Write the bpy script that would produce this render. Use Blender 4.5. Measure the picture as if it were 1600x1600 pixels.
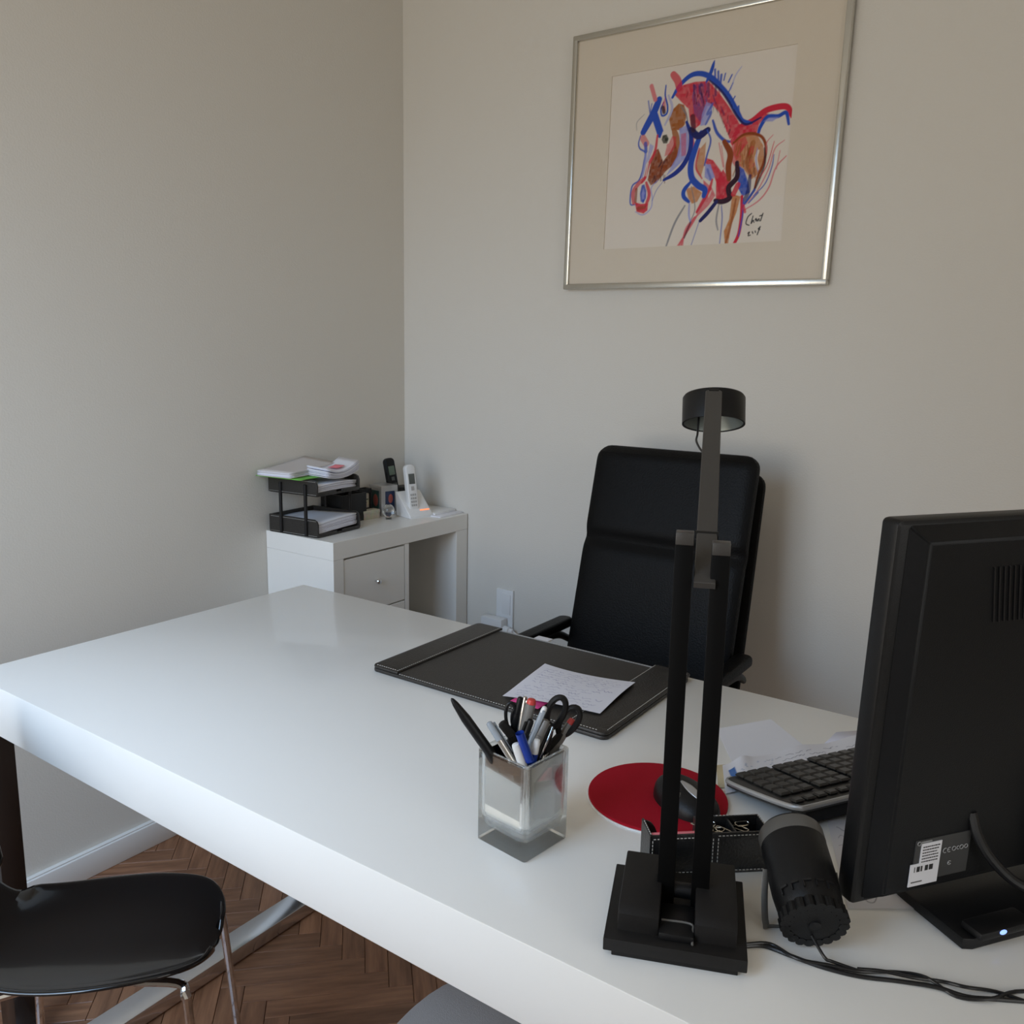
import bpy, bmesh, math, random
import numpy as np
from mathutils import Vector, Matrix
random.seed(7); rng = np.random.default_rng(5)
S = bpy.context.scene
for o in list(bpy.data.objects): bpy.data.objects.remove(o)
COL = S.collection

# ------------------------------------------------------------------ camera, world, lights, exposure
def make_camera():
    y, p, r = map(math.radians, (-55.1357, -10.1283, 1.0536))
    fw = Vector((-math.sin(y)*math.cos(p), math.cos(y)*math.cos(p), math.sin(p)))
    rt = Vector((math.cos(y), math.sin(y), 0)); up = rt.cross(fw)
    rt2 = rt*math.cos(r) + up*math.sin(r); up2 = rt2.cross(fw)
    m = Matrix((rt2, up2, -fw)).transposed().to_4x4()
    m.translation = (-2.2032, -1.9953, 1.3104)
    cam = bpy.data.cameras.new('camera'); cam.sensor_width = 36; cam.lens = 36*1326.53/1600
    cam.clip_start = .02
    o = bpy.data.objects.new('camera', cam); COL.objects.link(o); o.matrix_world = m
    S.camera = o
make_camera()
w = bpy.data.worlds.new('world'); S.world = w; w.use_nodes = True
w.node_tree.nodes['Background'].inputs[0].default_value = (.62, .8, 1, 1)
w.node_tree.nodes['Background'].inputs[1].default_value = 1.0
S.view_settings.view_transform = 'Standard'; S.view_settings.look = 'None'
S.view_settings.exposure = 0.02; S.view_settings.gamma = 1; S.view_settings.use_curve_mapping = False

def area(name, loc, target, sx, sy, power, col, spread=180):
    l = bpy.data.lights.new(name, 'AREA'); l.shape = 'RECTANGLE'; l.size = sx; l.size_y = sy
    l.energy = power; l.color = col; l.spread = math.radians(spread)
    o = bpy.data.objects.new(name, l); COL.objects.link(o); o.location = loc
    d = Vector(target) - Vector(loc); o.rotation_euler = d.to_track_quat('-Z', 'Y').to_euler()
    return o
# daylight through the window: blue sky light falling inwards and down, warm light thrown up from the ground outside
area('window_skylight', (-3.22, -.80, 1.75), (-1.5, -.35, .1), 1.3, 1.4, 15, (.42, .66, 1), 95)
area('window_groundlight', (-3.22, -.85, 1.2), (-.8, -.8, 2.7), 1.3, 1.2, 18, (1, .86, .68))
area('front_fill_light', (-2.3, -4.30, 1.5), (-1.6, -1.0, 1.2), 1.5, 1.4, 13, (1, .90, .76))  # added warm fill from behind the camera, brightens left wall and desk

# ------------------------------------------------------------------ materials
def lin(c): c = c/255.; return c/12.92 if c <= .04045 else ((c+.055)/1.055)**2.4
def rgb(r, g, b, k=1.0): return (min(lin(r)*k, 1), min(lin(g)*k, 1), min(lin(b)*k, 1), 1)
def mat(name, col, rough=.5, metal=0, coat=0, bump=0, bscale=80, spec=.5, sheen=0, var=0, vscale=20, emit=None, estr=0):
    m = bpy.data.materials.new(name); m.use_nodes = True; nt = m.node_tree; b = nt.nodes['Principled BSDF']
    b.inputs['Base Color'].default_value = col; b.inputs['Roughness'].default_value = rough
    b.inputs['Metallic'].default_value = metal; b.inputs['Coat Weight'].default_value = coat
    b.inputs['Coat Roughness'].default_value = .04; b.inputs['Specular IOR Level'].default_value = spec
    b.inputs['Sheen Weight'].default_value = sheen
    if emit: b.inputs['Emission Color'].default_value = emit; b.inputs['Emission Strength'].default_value = estr
    tc = nt.nodes.new('ShaderNodeTexCoord')
    if bump:
        n = nt.nodes.new('ShaderNodeTexNoise'); n.inputs['Scale'].default_value = bscale; n.inputs['Detail'].default_value = 3
        bp = nt.nodes.new('ShaderNodeBump'); bp.inputs['Strength'].default_value = bump; bp.inputs['Distance'].default_value = .002
        nt.links.new(tc.outputs['Object'], n.inputs['Vector']); nt.links.new(n.outputs['Fac'], bp.inputs['Height'])
        nt.links.new(bp.outputs['Normal'], b.inputs['Normal'])
    n2 = nt.nodes.new('ShaderNodeTexNoise'); n2.inputs['Scale'].default_value = vscale
    mx = nt.nodes.new('ShaderNodeMix'); mx.data_type = 'RGBA'; mx.blend_type = 'MULTIPLY'
    mx.inputs[0].default_value = var; mx.inputs[6].default_value = col
    nt.links.new(tc.outputs['Object'], n2.inputs['Vector']); nt.links.new(n2.outputs['Color'], mx.inputs[7])
    if var: nt.links.new(mx.outputs[2], b.inputs['Base Color'])
    return m
M = dict(
    wall=mat('wall_paint', (.70, .665, .60, 1), .85, bump=.25, bscale=220, spec=.2),
    ceil=mat('ceiling_paint', (.82, .80, .76, 1), .9),
    skirt=mat('skirting_paint', (.80, .78, .75, 1), .45),
    lacquer=mat('white_lacquer', (.90, .885, .84, 1), .28, coat=.25),
    lacquer2=mat('white_melamine', (.84, .82, .77, 1), .3, coat=.15),
    chrome=mat('chrome', (.75, .75, .76, 1), .06, 1),
    steel=mat('polished_steel_bar', (.72, .74, .78, 1), .2, 1),
    darkleg=mat('dark_brown_leg', (.022, .014, .011, 1), .25),
    blackplastic=mat('black_plastic', (.007, .007, .0075, 1), .42, spec=.3, bump=.15, bscale=900),
    mattblack=mat('matt_black_plastic', (.010, .009, .0085, 1), .55, spec=.3, bump=.2, bscale=1200),
    armgrey=mat('dark_grey_painted_metal', (.05, .046, .042, 1), .42, bump=.1, bscale=800),
    shell=mat('black_gloss_shell', (.004, .004, .0045, 1), .12, coat=.3),
    leather=mat('black_leather', (.004, .004, .004, 1), .42, spec=.12, bump=.5, bscale=260),
    padleather=mat('dark_brown_leather', (.022, .019, .016, 1), .45, bump=.5, bscale=300),
    padinner=mat('dark_leatherette', (.030, .026, .022, 1), .5, bump=.6, bscale=500),
    orgl=mat('black_leather_box', (.012, .012, .012, 1), .3, bump=.4, bscale=300),
    stitch=mat('white_thread', (.62, .60, .55, 1), .8),
    paper=mat('white_paper', (.80, .80, .84, 1), .8),
    paper2=mat('lavender_white_paper', (.72, .72, .82, 1), .8),
    greypaper=mat('warm_grey_cover', (.62, .58, .56, 1), .6),
    green=mat('green_folder', (.16, .48, .07, 1), .5),
    pink=mat('pink_paper', (.95, .25, .30, 1), .7),
    magenta=mat('magenta_paper', (.62, .05, .22, 1), .6),
    tan=mat('manila_card', (.62, .50, .30, 1), .8),
    cream=mat('cream_card', (.72, .66, .52, 1), .7, var=.4, vscale=60),
    red=mat('red_mat_fabric', (.44, .010, .025, 1), .8, bump=.5, bscale=1500, spec=.12),
    silver=mat('silver_plastic', (.50, .50, .50, 1), .35, .6),
    alu=mat('brushed_aluminium', (.62, .60, .56, 1), .28, .9),
    framealu=mat('silver_frame_metal', (.62, .60, .54, 1), .25, .9, bump=.1, bscale=60),
    passe=mat('beige_mat_board', (.68, .60, .49, 1), .85, bump=.2, bscale=500),
    whiteplastic=mat('white_plastic', (.80, .80, .79, 1), .3),
    key=mat('black_key', (.035, .032, .028, 1), .35, var=.3, vscale=300),
    keybase=mat('dark_keyboard_body', (.03, .028, .025, 1), .4),
    greylens=mat('grey_display', (.10, .11, .10, 1), .3),
    greenlens=mat('green_grey_display', (.13, .17, .12, 1), .3),
    led=mat('orange_led', (1, .25, .1, 1), .4, emit=(1, .22, .07, 1), estr=1.3),
    blueled=mat('blue_led', (.2, .35, 1, 1), .4, emit=(.25, .4, 1, 1), estr=1.5),
    blue=mat('blue_plastic', (.01, .04, .30, 1), .3),
    redtip=mat('red_plastic', (.62, .06, .05, 1), .35),
    greypen=mat('grey_pen_plastic', (.20, .19, .175, 1), .35),
    bluegrey=mat('blue_grey_plastic', (.34, .38, .42, 1), .25),
    cork=mat('cork_brown', (.3, .15, .07, 1), .8),
    wire=mat('paperclip_wire', (.75, .70, .60, 1), .25, 1),
    cable=mat('black_cable', (.010, .010, .011, 1), .35),
    ringgrey=mat('grey_speaker_ring', (.13, .125, .115, 1), .4),
    darklabel=mat('dark_grey_label', (.05, .05, .05, 1), .5),
    ink=mat('black_print', (.03, .03, .03, 1), .6),
    lightprint=mat('light_grey_print', (.40, .40, .40, 1), .6),
    grout=mat('dark_subfloor', (.02, .012, .008, 1), .9),
    winframe=mat('white_window_paint', (.8, .8, .8, 1), .4),
    photo1=mat('photo_blue', (.03, .05, .13, 1), .3, var=.5, vscale=60),
    skin=mat('photo_skin_tone', (.40, .10, .08, 1), .4),
    blackpost=mat('black_lamp_post', (.003, .003, .003, 1), .55, spec=.1),
    monback=mat('black_monitor_back', (.007, .0075, .0085, 1), .42, spec=.25, bump=.15, bscale=900),
    lampref=mat('grey_green_reflector', (.16, .18, .17, 1), .35, .5),
    greyfabric=mat('grey_fabric', (.33, .305, .285, 1), .8, bump=.3, bscale=900),
    teal=mat('photo_teal', (.05, .13, .13, 1), .4, var=.6, vscale=80),
)
def glass_mat(name, col=(1, 1, 1, 1), rough=0):
    m = bpy.data.materials.new(name); m.use_nodes = True; b = m.node_tree.nodes['Principled BSDF']
    b.inputs['Base Color'].default_value = col; b.inputs['Transmission Weight'].default_value = 1
    b.inputs['Roughness'].default_value = rough; b.inputs['IOR'].default_value = 1.5
    return m
M['glass'] = glass_mat('clear_glass', (.99, 1, .995, 1))
def thin_mix(m, f):
    nt = m.node_tree; out = [n for n in nt.nodes if n.type == 'OUTPUT_MATERIAL'][0]; b = nt.nodes['Principled BSDF']
    t = nt.nodes.new('ShaderNodeBsdfTransparent'); t.inputs[0].default_value = (.985, 1, .995, 1); x = nt.nodes.new('ShaderNodeMixShader'); x.inputs[0].default_value = f
    nt.links.new(t.outputs[0], x.inputs[1]); nt.links.new(b.outputs[0], x.inputs[2]); nt.links.new(x.outputs[0], out.inputs[0])
thin_mix(M['glass'], .7)
M['ball'] = glass_mat('frosted_glass', (.93, .95, .95, 1), .12)
M['mirror'] = mat('silvered_mirror', (.94, .95, .96, 1), .015, 1)
def pane_mat():
    m = bpy.data.materials.new('picture_glass'); m.use_nodes = True; nt = m.node_tree
    for n in list(nt.nodes): nt.nodes.remove(n)
    o = nt.nodes.new('ShaderNodeOutputMaterial'); t = nt.nodes.new('ShaderNodeBsdfTransparent'); g = nt.nodes.new('ShaderNodeBsdfGlossy')
    g.inputs['Roughness'].default_value = .02; f = nt.nodes.new('ShaderNodeFresnel'); f.inputs[0].default_value = 1.14
    x = nt.nodes.new('ShaderNodeMixShader'); nt.links.new(f.outputs[0], x.inputs[0]); nt.links.new(t.outputs[0], x.inputs[1])
    nt.links.new(g.outputs[0], x.inputs[2]); nt.links.new(x.outputs[0], o.inputs[0]); return m
M['pane'] = pane_mat()
def vc_mat(name, rough=.8):
    m = bpy.data.materials.new(name); m.use_nodes = True; nt = m.node_tree; b = nt.nodes['Principled BSDF']
    a = nt.nodes.new('ShaderNodeAttribute'); a.attribute_name = 'Col'
    nt.links.new(a.outputs['Color'], b.inputs['Base Color']); b.inputs['Roughness'].default_value = rough
    b.inputs['Specular IOR Level'].default_value = .3
    return m
M['print'] = vc_mat('printed_paper')
def plank_mat():
    m = bpy.data.materials.new('oiled_oak_plank'); m.use_nodes = True; nt = m.node_tree; L = nt.links; N = nt.nodes.new
    b = nt.nodes['Principled BSDF']; b.inputs['Roughness'].default_value = .42
    uv = N('ShaderNodeUVMap'); uv.uv_map = 'UVMap'
    oi = N('ShaderNodeObjectInfo'); geo = N('ShaderNodeNewGeometry')
    ad = N('ShaderNodeMath'); ad.operation = 'ADD'; L.new(oi.outputs['Random'], ad.inputs[0]); L.new(geo.outputs['Random Per Island'], ad.inputs[1])
    fr = N('ShaderNodeMath'); fr.operation = 'FRACT'; L.new(ad.outputs[0], fr.inputs[0])
    mul = N('ShaderNodeMath'); mul.operation = 'MULTIPLY'; mul.inputs[1].default_value = 37; L.new(ad.outputs[0], mul.inputs[0])
    cx = N('ShaderNodeCombineXYZ'); L.new(mul.outputs[0], cx.inputs[2])
    va = N('ShaderNodeVectorMath'); va.operation = 'ADD'; L.new(uv.outputs[0], va.inputs[0]); L.new(cx.outputs[0], va.inputs[1])
    mp = N('ShaderNodeMapping'); mp.inputs['Scale'].default_value = (6, 60, 1); L.new(va.outputs[0], mp.inputs[0])
    no = N('ShaderNodeTexNoise'); no.inputs['Scale'].default_value = 1; no.inputs['Detail'].default_value = 5; no.inputs['Roughness'].default_value = .6
    L.new(mp.outputs[0], no.inputs['Vector'])
    cr = N('ShaderNodeValToRGB'); cr.color_ramp.elements[0].position = .3; cr.color_ramp.elements[0].color = (.13, .055, .026, 1)
    cr.color_ramp.elements[1].position = .72; cr.color_ramp.elements[1].color = (.30, .145, .075, 1); L.new(no.outputs['Fac'], cr.inputs[0])
    mr = N('ShaderNodeMapRange'); mr.inputs[3].default_value = .72; mr.inputs[4].default_value = 1.22; L.new(fr.outputs[0], mr.inputs[0])
    vm = N('ShaderNodeVectorMath'); vm.operation = 'SCALE'; L.new(cr.outputs[0], vm.inputs[0]); L.new(mr.outputs[0], vm.inputs[3])
    L.new(vm.outputs[0], b.inputs['Base Color'])
    bp = N('ShaderNodeBump'); bp.inputs['Strength'].default_value = .15; bp.inputs['Distance'].default_value = .001
    L.new(no.outputs['Fac'], bp.inputs['Height']); L.new(bp.outputs[0], b.inputs['Normal'])
    return m
M['plank'] = plank_mat()

# ------------------------------------------------------------------ geometry helpers
def V(*a): return Vector(a)
class G:
    def __init__(s): s.b = bmesh.new()
    def box(s, x0, x1, y0, y1, z0, z1, r=0, seg=2, mtx=None):
        g = bmesh.new(); bmesh.ops.create_cube(g, size=1)
        for v in g.verts:
            v.co = V((x0+x1)/2+v.co.x*(x1-x0), (y0+y1)/2+v.co.y*(y1-y0), (z0+z1)/2+v.co.z*(z1-z0))
        if r: bmesh.ops.bevel(g, geom=list(g.edges), offset=r, segments=seg, profile=.5, affect='EDGES')
        return s._add(g, mtx)
    def _add(s, g, mtx=None):
        if mtx: g.transform(mtx)
        me = bpy.data.meshes.new('t'); g.to_mesh(me); g.free(); s.b.from_mesh(me); bpy.data.meshes.remove(me); return s
    def prism(s, pts, z0, z1, r=0, seg=2, mtx=None, side=False):
        g = bmesh.new(); a = [g.verts.new((p[0], p[1], z0)) for p in pts]; f = g.faces.new(a)
        e = bmesh.ops.extrude_face_region(g, geom=[f]); 
        for v in e['geom']:
            if isinstance(v, bmesh.types.BMVert): v.co.z = z1
        bmesh.ops.recalc_face_normals(g, faces=g.faces)
        if r:
            es = [e for e in g.edges if abs(e.verts[0].co.z-e.verts[1].co.z) < 1e-7]
            bmesh.ops.bevel(g, geom=es, offset=r, segments=seg, profile=.5, affect='EDGES')
        return s._add(g, mtx)
    def cyl(s, p0, p1, r0, r1=None, n=24, cap=True):
        r1 = r0 if r1 is None else r1
        return s.lathe([(0, r0), (1, r1)], p0, p1, n, cap, unit=True)
    def lathe(s, prof, p0, p1, n=24, cap=True, unit=False, sx=1, sy=1):
        p0 = Vector(p0); p1 = Vector(p1); d = p1-p0; L = d.length; q = d.to_track_quat('Z', 'Y').to_matrix().to_4x4()
        g = bmesh.new(); rings = []
        for (t, r) in prof:
            z = t*L if unit else t
            rings.append([g.verts.new((r*sx*math.cos(2*math.pi*i/n), r*sy*math.sin(2*math.pi*i/n), z)) for i in range(n)])
        for a, b in zip(rings, rings[1:]):
            for i in range(n): g.faces.new((a[i], a[(i+1) % n], b[(i+1) % n], b[i]))
        if cap: g.faces.new(rings[0][::-1]); g.faces.new(rings[-1])
        bmesh.ops.remove_doubles(g, verts=g.verts, dist=1e-6)
        g.transform(Matrix.Translation(p0) @ q); return s._add(g)
    def tube(s, pts, r, n=8, closed=False, sub=6, flat=1):
        P = smooth(pts, sub, closed); m = len(P); g = bmesh.new(); rings = []
        up = None
        for i in range(m):
            t = (P[(i+1) % m]-P[i-1]) if (closed or 0 < i < m-1) else (P[1]-P[0] if i == 0 else P[-1]-P[-2])
            t.normalize()
            if up is None: up = t.orthogonal().normalized()
            up = (up - t*up.dot(t)).normalized(); bn = t.cross(up)
            rr = r(i/(m-1)) if callable(r) else r
            rings.append([g.verts.new(P[i]+(up*math.cos(a)*flat+bn*math.sin(a))*rr) for a in [2*math.pi*k/n for k in range(n)]])
        rr = rings+[rings[0]] if closed else rings
        for a, b in zip(rr, rr[1:]):
            for k in range(n): g.faces.new((a[k], a[(k+1) % n], b[(k+1) % n], b[k]))
        if not closed: g.faces.new(rings[0][::-1]); g.faces.new(rings[-1])
        return s._add(g)
    def grid(s, nu, nv, fn):
        g = bmesh.new(); vs = [[g.verts.new(fn(i/(nu-1), j/(nv-1))) for j in range(nv)] for i in range(nu)]
        for i in range(nu-1):
            for j in range(nv-1): g.faces.new((vs[i][j], vs[i+1][j], vs[i+1][j+1], vs[i][j+1]))
        return s._add(g)
    def sphere(s, c, rx, ry, rz, n=20):
        g = bmesh.new(); bmesh.ops.create_uvsphere(g, u_segments=n, v_segments=n//2+2, radius=1)
        for v in g.verts: v.co = V(c[0]+v.co.x*rx, c[1]+v.co.y*ry, c[2]+v.co.z*rz)
        return s._add(g)
    def quad(s, pts):
        f = s.b.faces.new([s.b.verts.new(p) for p in pts]); return s
    def build(s, name, m, parent=None, sm=True, solid=0, sub=0, angle=35):
        me = bpy.data.meshes.new(name)
        bmesh.ops.recalc_face_normals(s.b, faces=s.b.faces)
        s.b.to_mesh(me); s.b.free()
        me.materials.append(M[m] if isinstance(m, str) else m)
        o = bpy.data.objects.new(name, me); COL.objects.link(o)
        if parent: o.parent = parent
        if sm:
            me.shade_smooth()
            try: me.set_sharp_from_angle(angle=math.radians(angle))
            except Exception: pass
        if solid: md = o.modifiers.new('thick', 'SOLIDIFY'); md.thickness = solid; md.offset = 0
        if sub: md = o.modifiers.new('sub', 'SUBSURF'); md.levels = sub; md.render_levels = sub
        return o
def smooth(pts, sub=6, closed=False):
    P = [Vector(p) for p in pts]; n = len(P); out = []
    if sub <= 1 or n < 3: return P
    segs = n if closed else n-1
    for i in range(segs):
        p0 = P[i-1] if (i > 0 or closed) else P[0]*2-P[1]; p1 = P[i]; p2 = P[(i+1) % n]
        p3 = P[(i+2) % n] if (closed or i+2 < n) else P[-1]*2-P[-2]
        for k in range(sub):
            t = k/sub
            out.append(.5*((2*p1)+(p2-p0)*t+(2*p0-5*p1+4*p2-p3)*t*t+(3*p1-p0-3*p2+p3)*t**3))
    if not closed: out.append(P[-1])
    return out
def thing(name, label, cat, loc=(0, 0, 0), rz=0, group=None, rot=None):
    o = bpy.data.objects.new(name, None); COL.objects.link(o); o.location = loc
    o.rotation_euler = rot or (0, 0, rz); o.empty_display_size = .05
    return tag(o, label, cat, group)
def tag(o, label, cat, group=None):
    o['label'] = label; o['category'] = cat
    if group: o['group'] = group
    return o
def place(o, loc, rz=0, rot=None): o.location = loc; o.rotation_euler = rot or (0, 0, rz); return o
def struct(o): o['kind'] = 'structure'; return o
def stuff(o): o['kind'] = 'stuff'; return o
def rrect(x0, x1, y0, y1, r, n=5, corners=(1, 1, 1, 1)):
    out = []
    for (cx, cy, a, c) in ((x1-r, y0+r, -90, corners[0]), (x1-r, y1-r, 0, corners[1]), (x0+r, y1-r, 90, corners[2]), (x0+r, y0+r, 180, corners[3])):
        if not c: out.append((cx+math.copysign(r, math.cos(math.radians(a+45))), cy+math.copysign(r, math.sin(math.radians(a+45))))); continue
        for i in range(n+1):
            t = math.radians(a+90*i/n); out.append((cx+r*math.cos(t), cy+r*math.sin(t)))
    return out
def dashes(lines, name, parent, w=.0009, d=.0030, gap=.0024, h=.0006, m='stitch'):
    """stitching: short raised threads along 3D segments, joined"""
    vs, fs = [], []
    for (a, b, nrm) in lines:
        a = Vector(a); b = Vector(b); L = (b-a).length; t = (b-a)/L; nrm = Vector(nrm).normalized(); s = t.cross(nrm)*w/2; q = 0
        while q+d < L:
            p = a+t*q; e = p+t*d; k = len(vs)
            for base in (0, h):
                for c in (p-s, p+s, e+s, e-s): vs.append(c+nrm*base)
            fs += [(k+4, k+5, k+6, k+7), (k, k+1, k+5, k+4), (k+1, k+2, k+6, k+5), (k+2, k+3, k+7, k+6), (k+3, k, k+4, k+7)]
            q += d+gap
    me = bpy.data.meshes.new(name); me.from_pydata(vs, [], fs); me.materials.append(M[m])
    o = bpy.data.objects.new(name, me); COL.objects.link(o); o.parent = parent; return stuff(o)

# ------------------------------------------------------------------ room shell
XB, YF, H = -3.1, -4.2, 2.85
struct(G().box(-4.3, .1, .0, .1, -.05, H+.05).build('wall_left', 'wall'))
struct(G().box(.0, .1, -4.3, .0, -.05, H+.05).build('wall_right', 'wall'))
b = G(); b.box(-3.2, -3.05, -4.3, YF, -.05, H+.05); b.box(-1.55, .1, -4.3, YF, -.05, H+.05); b.box(-3.05, -1.55, -4.3, YF, -.05, .8); b.box(-3.05, -1.55, -4.3, YF, 2.2, H+.05)
struct(b.build('wall_front', 'wall'))
struct(G().box(-4.3, .1, -4.3, .1, H, H+.1).build('ceiling', 'ceil'))
wy0, wy1, wz0, wz1 = -1.6, -.1, .55, 2.5
b = G(); b.box(XB-.1, XB, -4.3, wy0, -.05, H); b.box(XB-.1, XB, wy1, .1, -.05, H); b.box(XB-.1, XB, wy0, wy1, -.05, wz0); b.box(XB-.1, XB, wy0, wy1, wz1, H)
struct(b.build('wall_back', 'wall'))
wf = thing('window_1', None, None, (XB, (wy0+wy1)/2, wz0)); del wf['label'], wf['category']; struct(wf)
b = G(); W2 = (wy1-wy0)/2
for (a0, a1, c0, c1) in ((-W2, W2, 0, .05), (-W2, W2, 1.9, 1.95), (-W2, -W2+.05, .05, 1.9), (W2-.05, W2, .05, 1.9), (-.03, .03, .05, 1.9)):
    b.box(-.06, .0, a0, a1, c0, c1, .004)
b.build('window_frame', 'winframe', wf)
wf = thing('fill_window', None, None, (-2.3, YF, .8)); del wf['label'], wf['category']; struct(wf); b = G()  # unseen second window, added as the opening for the front fill
for (a0, a1, c0, c1) in ((-.75, .75, 0, .05), (-.75, .75, 1.35, 1.4), (-.75, -.70, .05, 1.35), (.70, .75, .05, 1.35), (-.03, .03, .05, 1.35)):
    b.box(a0, a1, -.06, 0, c0, c1, .004)
b.build('window_frame', 'winframe', wf)
struct(G().box(-4.2, -.0, -.018, 0, 0, .066, .003).box(-4.2, 0, -.013, 0, .066, .0702, .0015).build('baseboard_left', 'skirt'))
struct(G().box(-.016, 0, -4.2, -.018, 0, .066, .003).box(-.012, 0, -4.2, -.018, .066, .0702, .0015).build('baseboard_right', 'skirt'))
fl = struct(G().box(-4.3, .1, -4.3, .1, -.06, -.009).build('floor', 'grout', sm=False))

def parquet():
    w_, n = .05, 6; Lp = w_*n; g = .0005
    def plank_mesh():
        b = G(); b.box(-Lp/2+g, Lp/2-g, -w_/2+g, w_/2-g, -.009, 0, .0008, 1)
        me = bpy.data.meshes.new('plank'); b.b.to_mesh(me); b.b.free(); me.materials.append(M['plank'])
        uv = me.uv_layers.new(name='UVMap')
        for lp in me.loops:
            c = me.vertices[lp.vertex_index].co; uv.data[lp.index].uv = (c.x, c.y)
        return me
    me = plank_mesh(); items = []
    c45 = math.sqrt(.5); ox, oy = -1.0, -.145
    for row in range(-90, 90):
        for k in range(-14, 15):
            for horiz in (True, False):
                if horiz: u = (row+2*n*k+n/2)*w_; v = (row+.5)*w_; a = math.pi/4
                else: u = (row+.5)*w_; v = (row-2*n+1+2*n*k+n/2)*w_; a = math.pi*3/4
                x = ox+(u-v)*c45; y = oy+(u+v)*c45
                if -3.2 < x < .1 and -4.25 < y < .14:
                    items.append(((x+1.15)**2+(y+.62)**2*1.0, x, y, a))
    items.sort(); 
    for d, x, y, a in items[:290]:
        o = bpy.data.objects.new('plank', me); COL.objects.link(o); o.parent = fl; o.location = (x, y, 0); o.rotation_euler = (0, 0, a)
    nv = len(me.vertices); base = np.array([v.co[:] for v in me.vertices]); polys = [tuple(p.vertices) for p in me.polygons]
    vs = []; fs = []; uvs = []
    for i, (d, x, y, a) in enumerate(items[290:]):
        c, s = math.cos(a), math.sin(a); R = base.copy()
        R[:, 0] = base[:, 0]*c-base[:, 1]*s+x; R[:, 1] = base[:, 0]*s+base[:, 1]*c+y; vs.append(R)
        fs += [tuple(q+nv*i for q in p) for p in polys]
    for i in range(len(items)-290):
        for p in polys:
            for q in p: uvs += [base[q, 0], base[q, 1]]
    m2 = bpy.data.meshes.new('parquet_planks'); m2.from_pydata(np.concatenate(vs).tolist(), [], fs); m2.materials.append(M['plank'])
    l = m2.uv_layers.new(name='UVMap'); l.data.foreach_set('uv', uvs)
    o = bpy.data.objects.new('parquet_planks', m2); COL.objects.link(o); o.parent = fl; stuff(o)
parquet()

# ------------------------------------------------------------------ main desk
DX0, DX1, DY1, DY0, DZ = -1.5718, -.789, -.3692, -2.45, .74
dk = thing('desk', 'large glossy white desk with thick top in front of the office chair', 'desk', (-1.18, -1.4, 0))
dk_off = V(-1.18, -1.4, 0)
def off(b, name, m, parent, o, **k):
    ob = b.build(name, m, parent, **k); ob.location = -Vector(o); return ob
off(G().box(DX0, DX1, DY0, DY1, DZ-.0925, DZ, .0015, 2), 'tabletop', 'lacquer', dk, dk_off)
for (x0, x1) in ((DX0, DX0+.042), (DX1-.042, DX1)):
    for (y0, y1) in ((DY1-.06, DY1-.001), (DY0+.001, DY0+.06)):
        ob = G().box(x0, x1, y0, y1, 0, DZ-.0925, .001).build('leg', 'darkleg', dk); ob.location = -dk_off; ob['label'] = 'dark square leg'
for (y0, y1, s) in ((-.574, -.5155, 1), (DY0+.146, DY0+.204, -1)):
    b = G().box(DX0+.001, DX1-.001, y0, y1, 0.004, .0357, .001)
    e0, e1 = (y1, DY1-.06) if s == 1 else (DY0+.06, y0)
    b.box(DX0+.001, DX0+.041, e0, e1, .004, .0355, .001); b.box(DX1-.041, DX1-.001, e0, e1, .004, .0355, .001)
    b.box(DX0+.02, DX1-.02, y0+.008, y1-.008, 0, .005)
    ob = off(b, 'foot_rail', 'steel', dk, dk_off); ob['label'] = 'polished steel foot rail on the floor'

# ------------------------------------------------------------------ side table and drawers
sx0, sx1, sy0, sz, st = -.606, -.004, -.2827, .805, .0515
tb = thing('side_table', 'narrow white side table in the room corner holding trays and phones', 'side table', (-.305, -.14, 0)); to = V(-.305, -.14, 0)
off(G().box(sx0, sx1, sy0, -.001, sz-st, sz, .0008, 1), 'tabletop', 'lacquer2', tb, to)
m_ = Matrix(((0, 0, 1, 0), (1, 0, 0, 0), (0, 1, 0, 0), (0, 0, 0, 1)))
for xa, xb in ((sx0, sx0+.039), (sx1-.058, sx1)):
    off(G().prism([(sy0, 0), (-.019, 0), (-.019, .072), (-.001, .072), (-.001, sz-st-.0004), (sy0, sz-st-.0004)], xa, xb, .0008, 1, mtx=m_), 'side_panel', 'lacquer2', tb, to)
cb = thing('drawer_cabinet', 'white drawer unit with small round knobs under the side table', 'drawer unit', (-.43, -.14, 0)); co = V(-.43, -.14, 0)
cx0, cx1 = sx0+.0395, -.292
b = G(); b.box(cx0, cx1-.018, sy0+.02, -.02, .02, sz-st-.003, .0005, 1); b.box(cx1-.018, cx1, sy0+.002, -.02, .0, sz-st-.001, .0008, 1)
off(b, 'body', 'lacquer2', cb, co)
for (z0, z1) in ((.5785, .7475), (.4055, .5745), (.2325, .4015), (.0595, .2285)):
    d = off(G().box(cx0+.002, cx1-.021, sy0+.002, sy0+.019, z0, z1, .001, 1), 'drawer', 'lacquer2', cb, co)
    zc = (z0+z1)/2; xc = (cx0+cx1-.02)/2
    G().lathe([(0, .0035), (.008, .003), (.009, .0075), (.014, .0085), (.018, .0065), (.020, .001)], (xc, sy0+.002, zc), (xc, sy0-.02, zc), 16).build('knob', 'chrome', d)
bx = thing('router', 'white flat box with a short black aerial inside the side table kneehole', 'router', (-.17, -.14, .0)); 
b = G(); b.box(-.10, .09, -.10, .11, .4155, .448, .004); b.build('casing', 'whiteplastic', bx)
b = G(); b.tube([(-.085, -.06, .446), (-.09, -.06, .465), (-.098, -.06, .488)], .003); b.build('aerial', 'blackplastic', bx)
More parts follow.
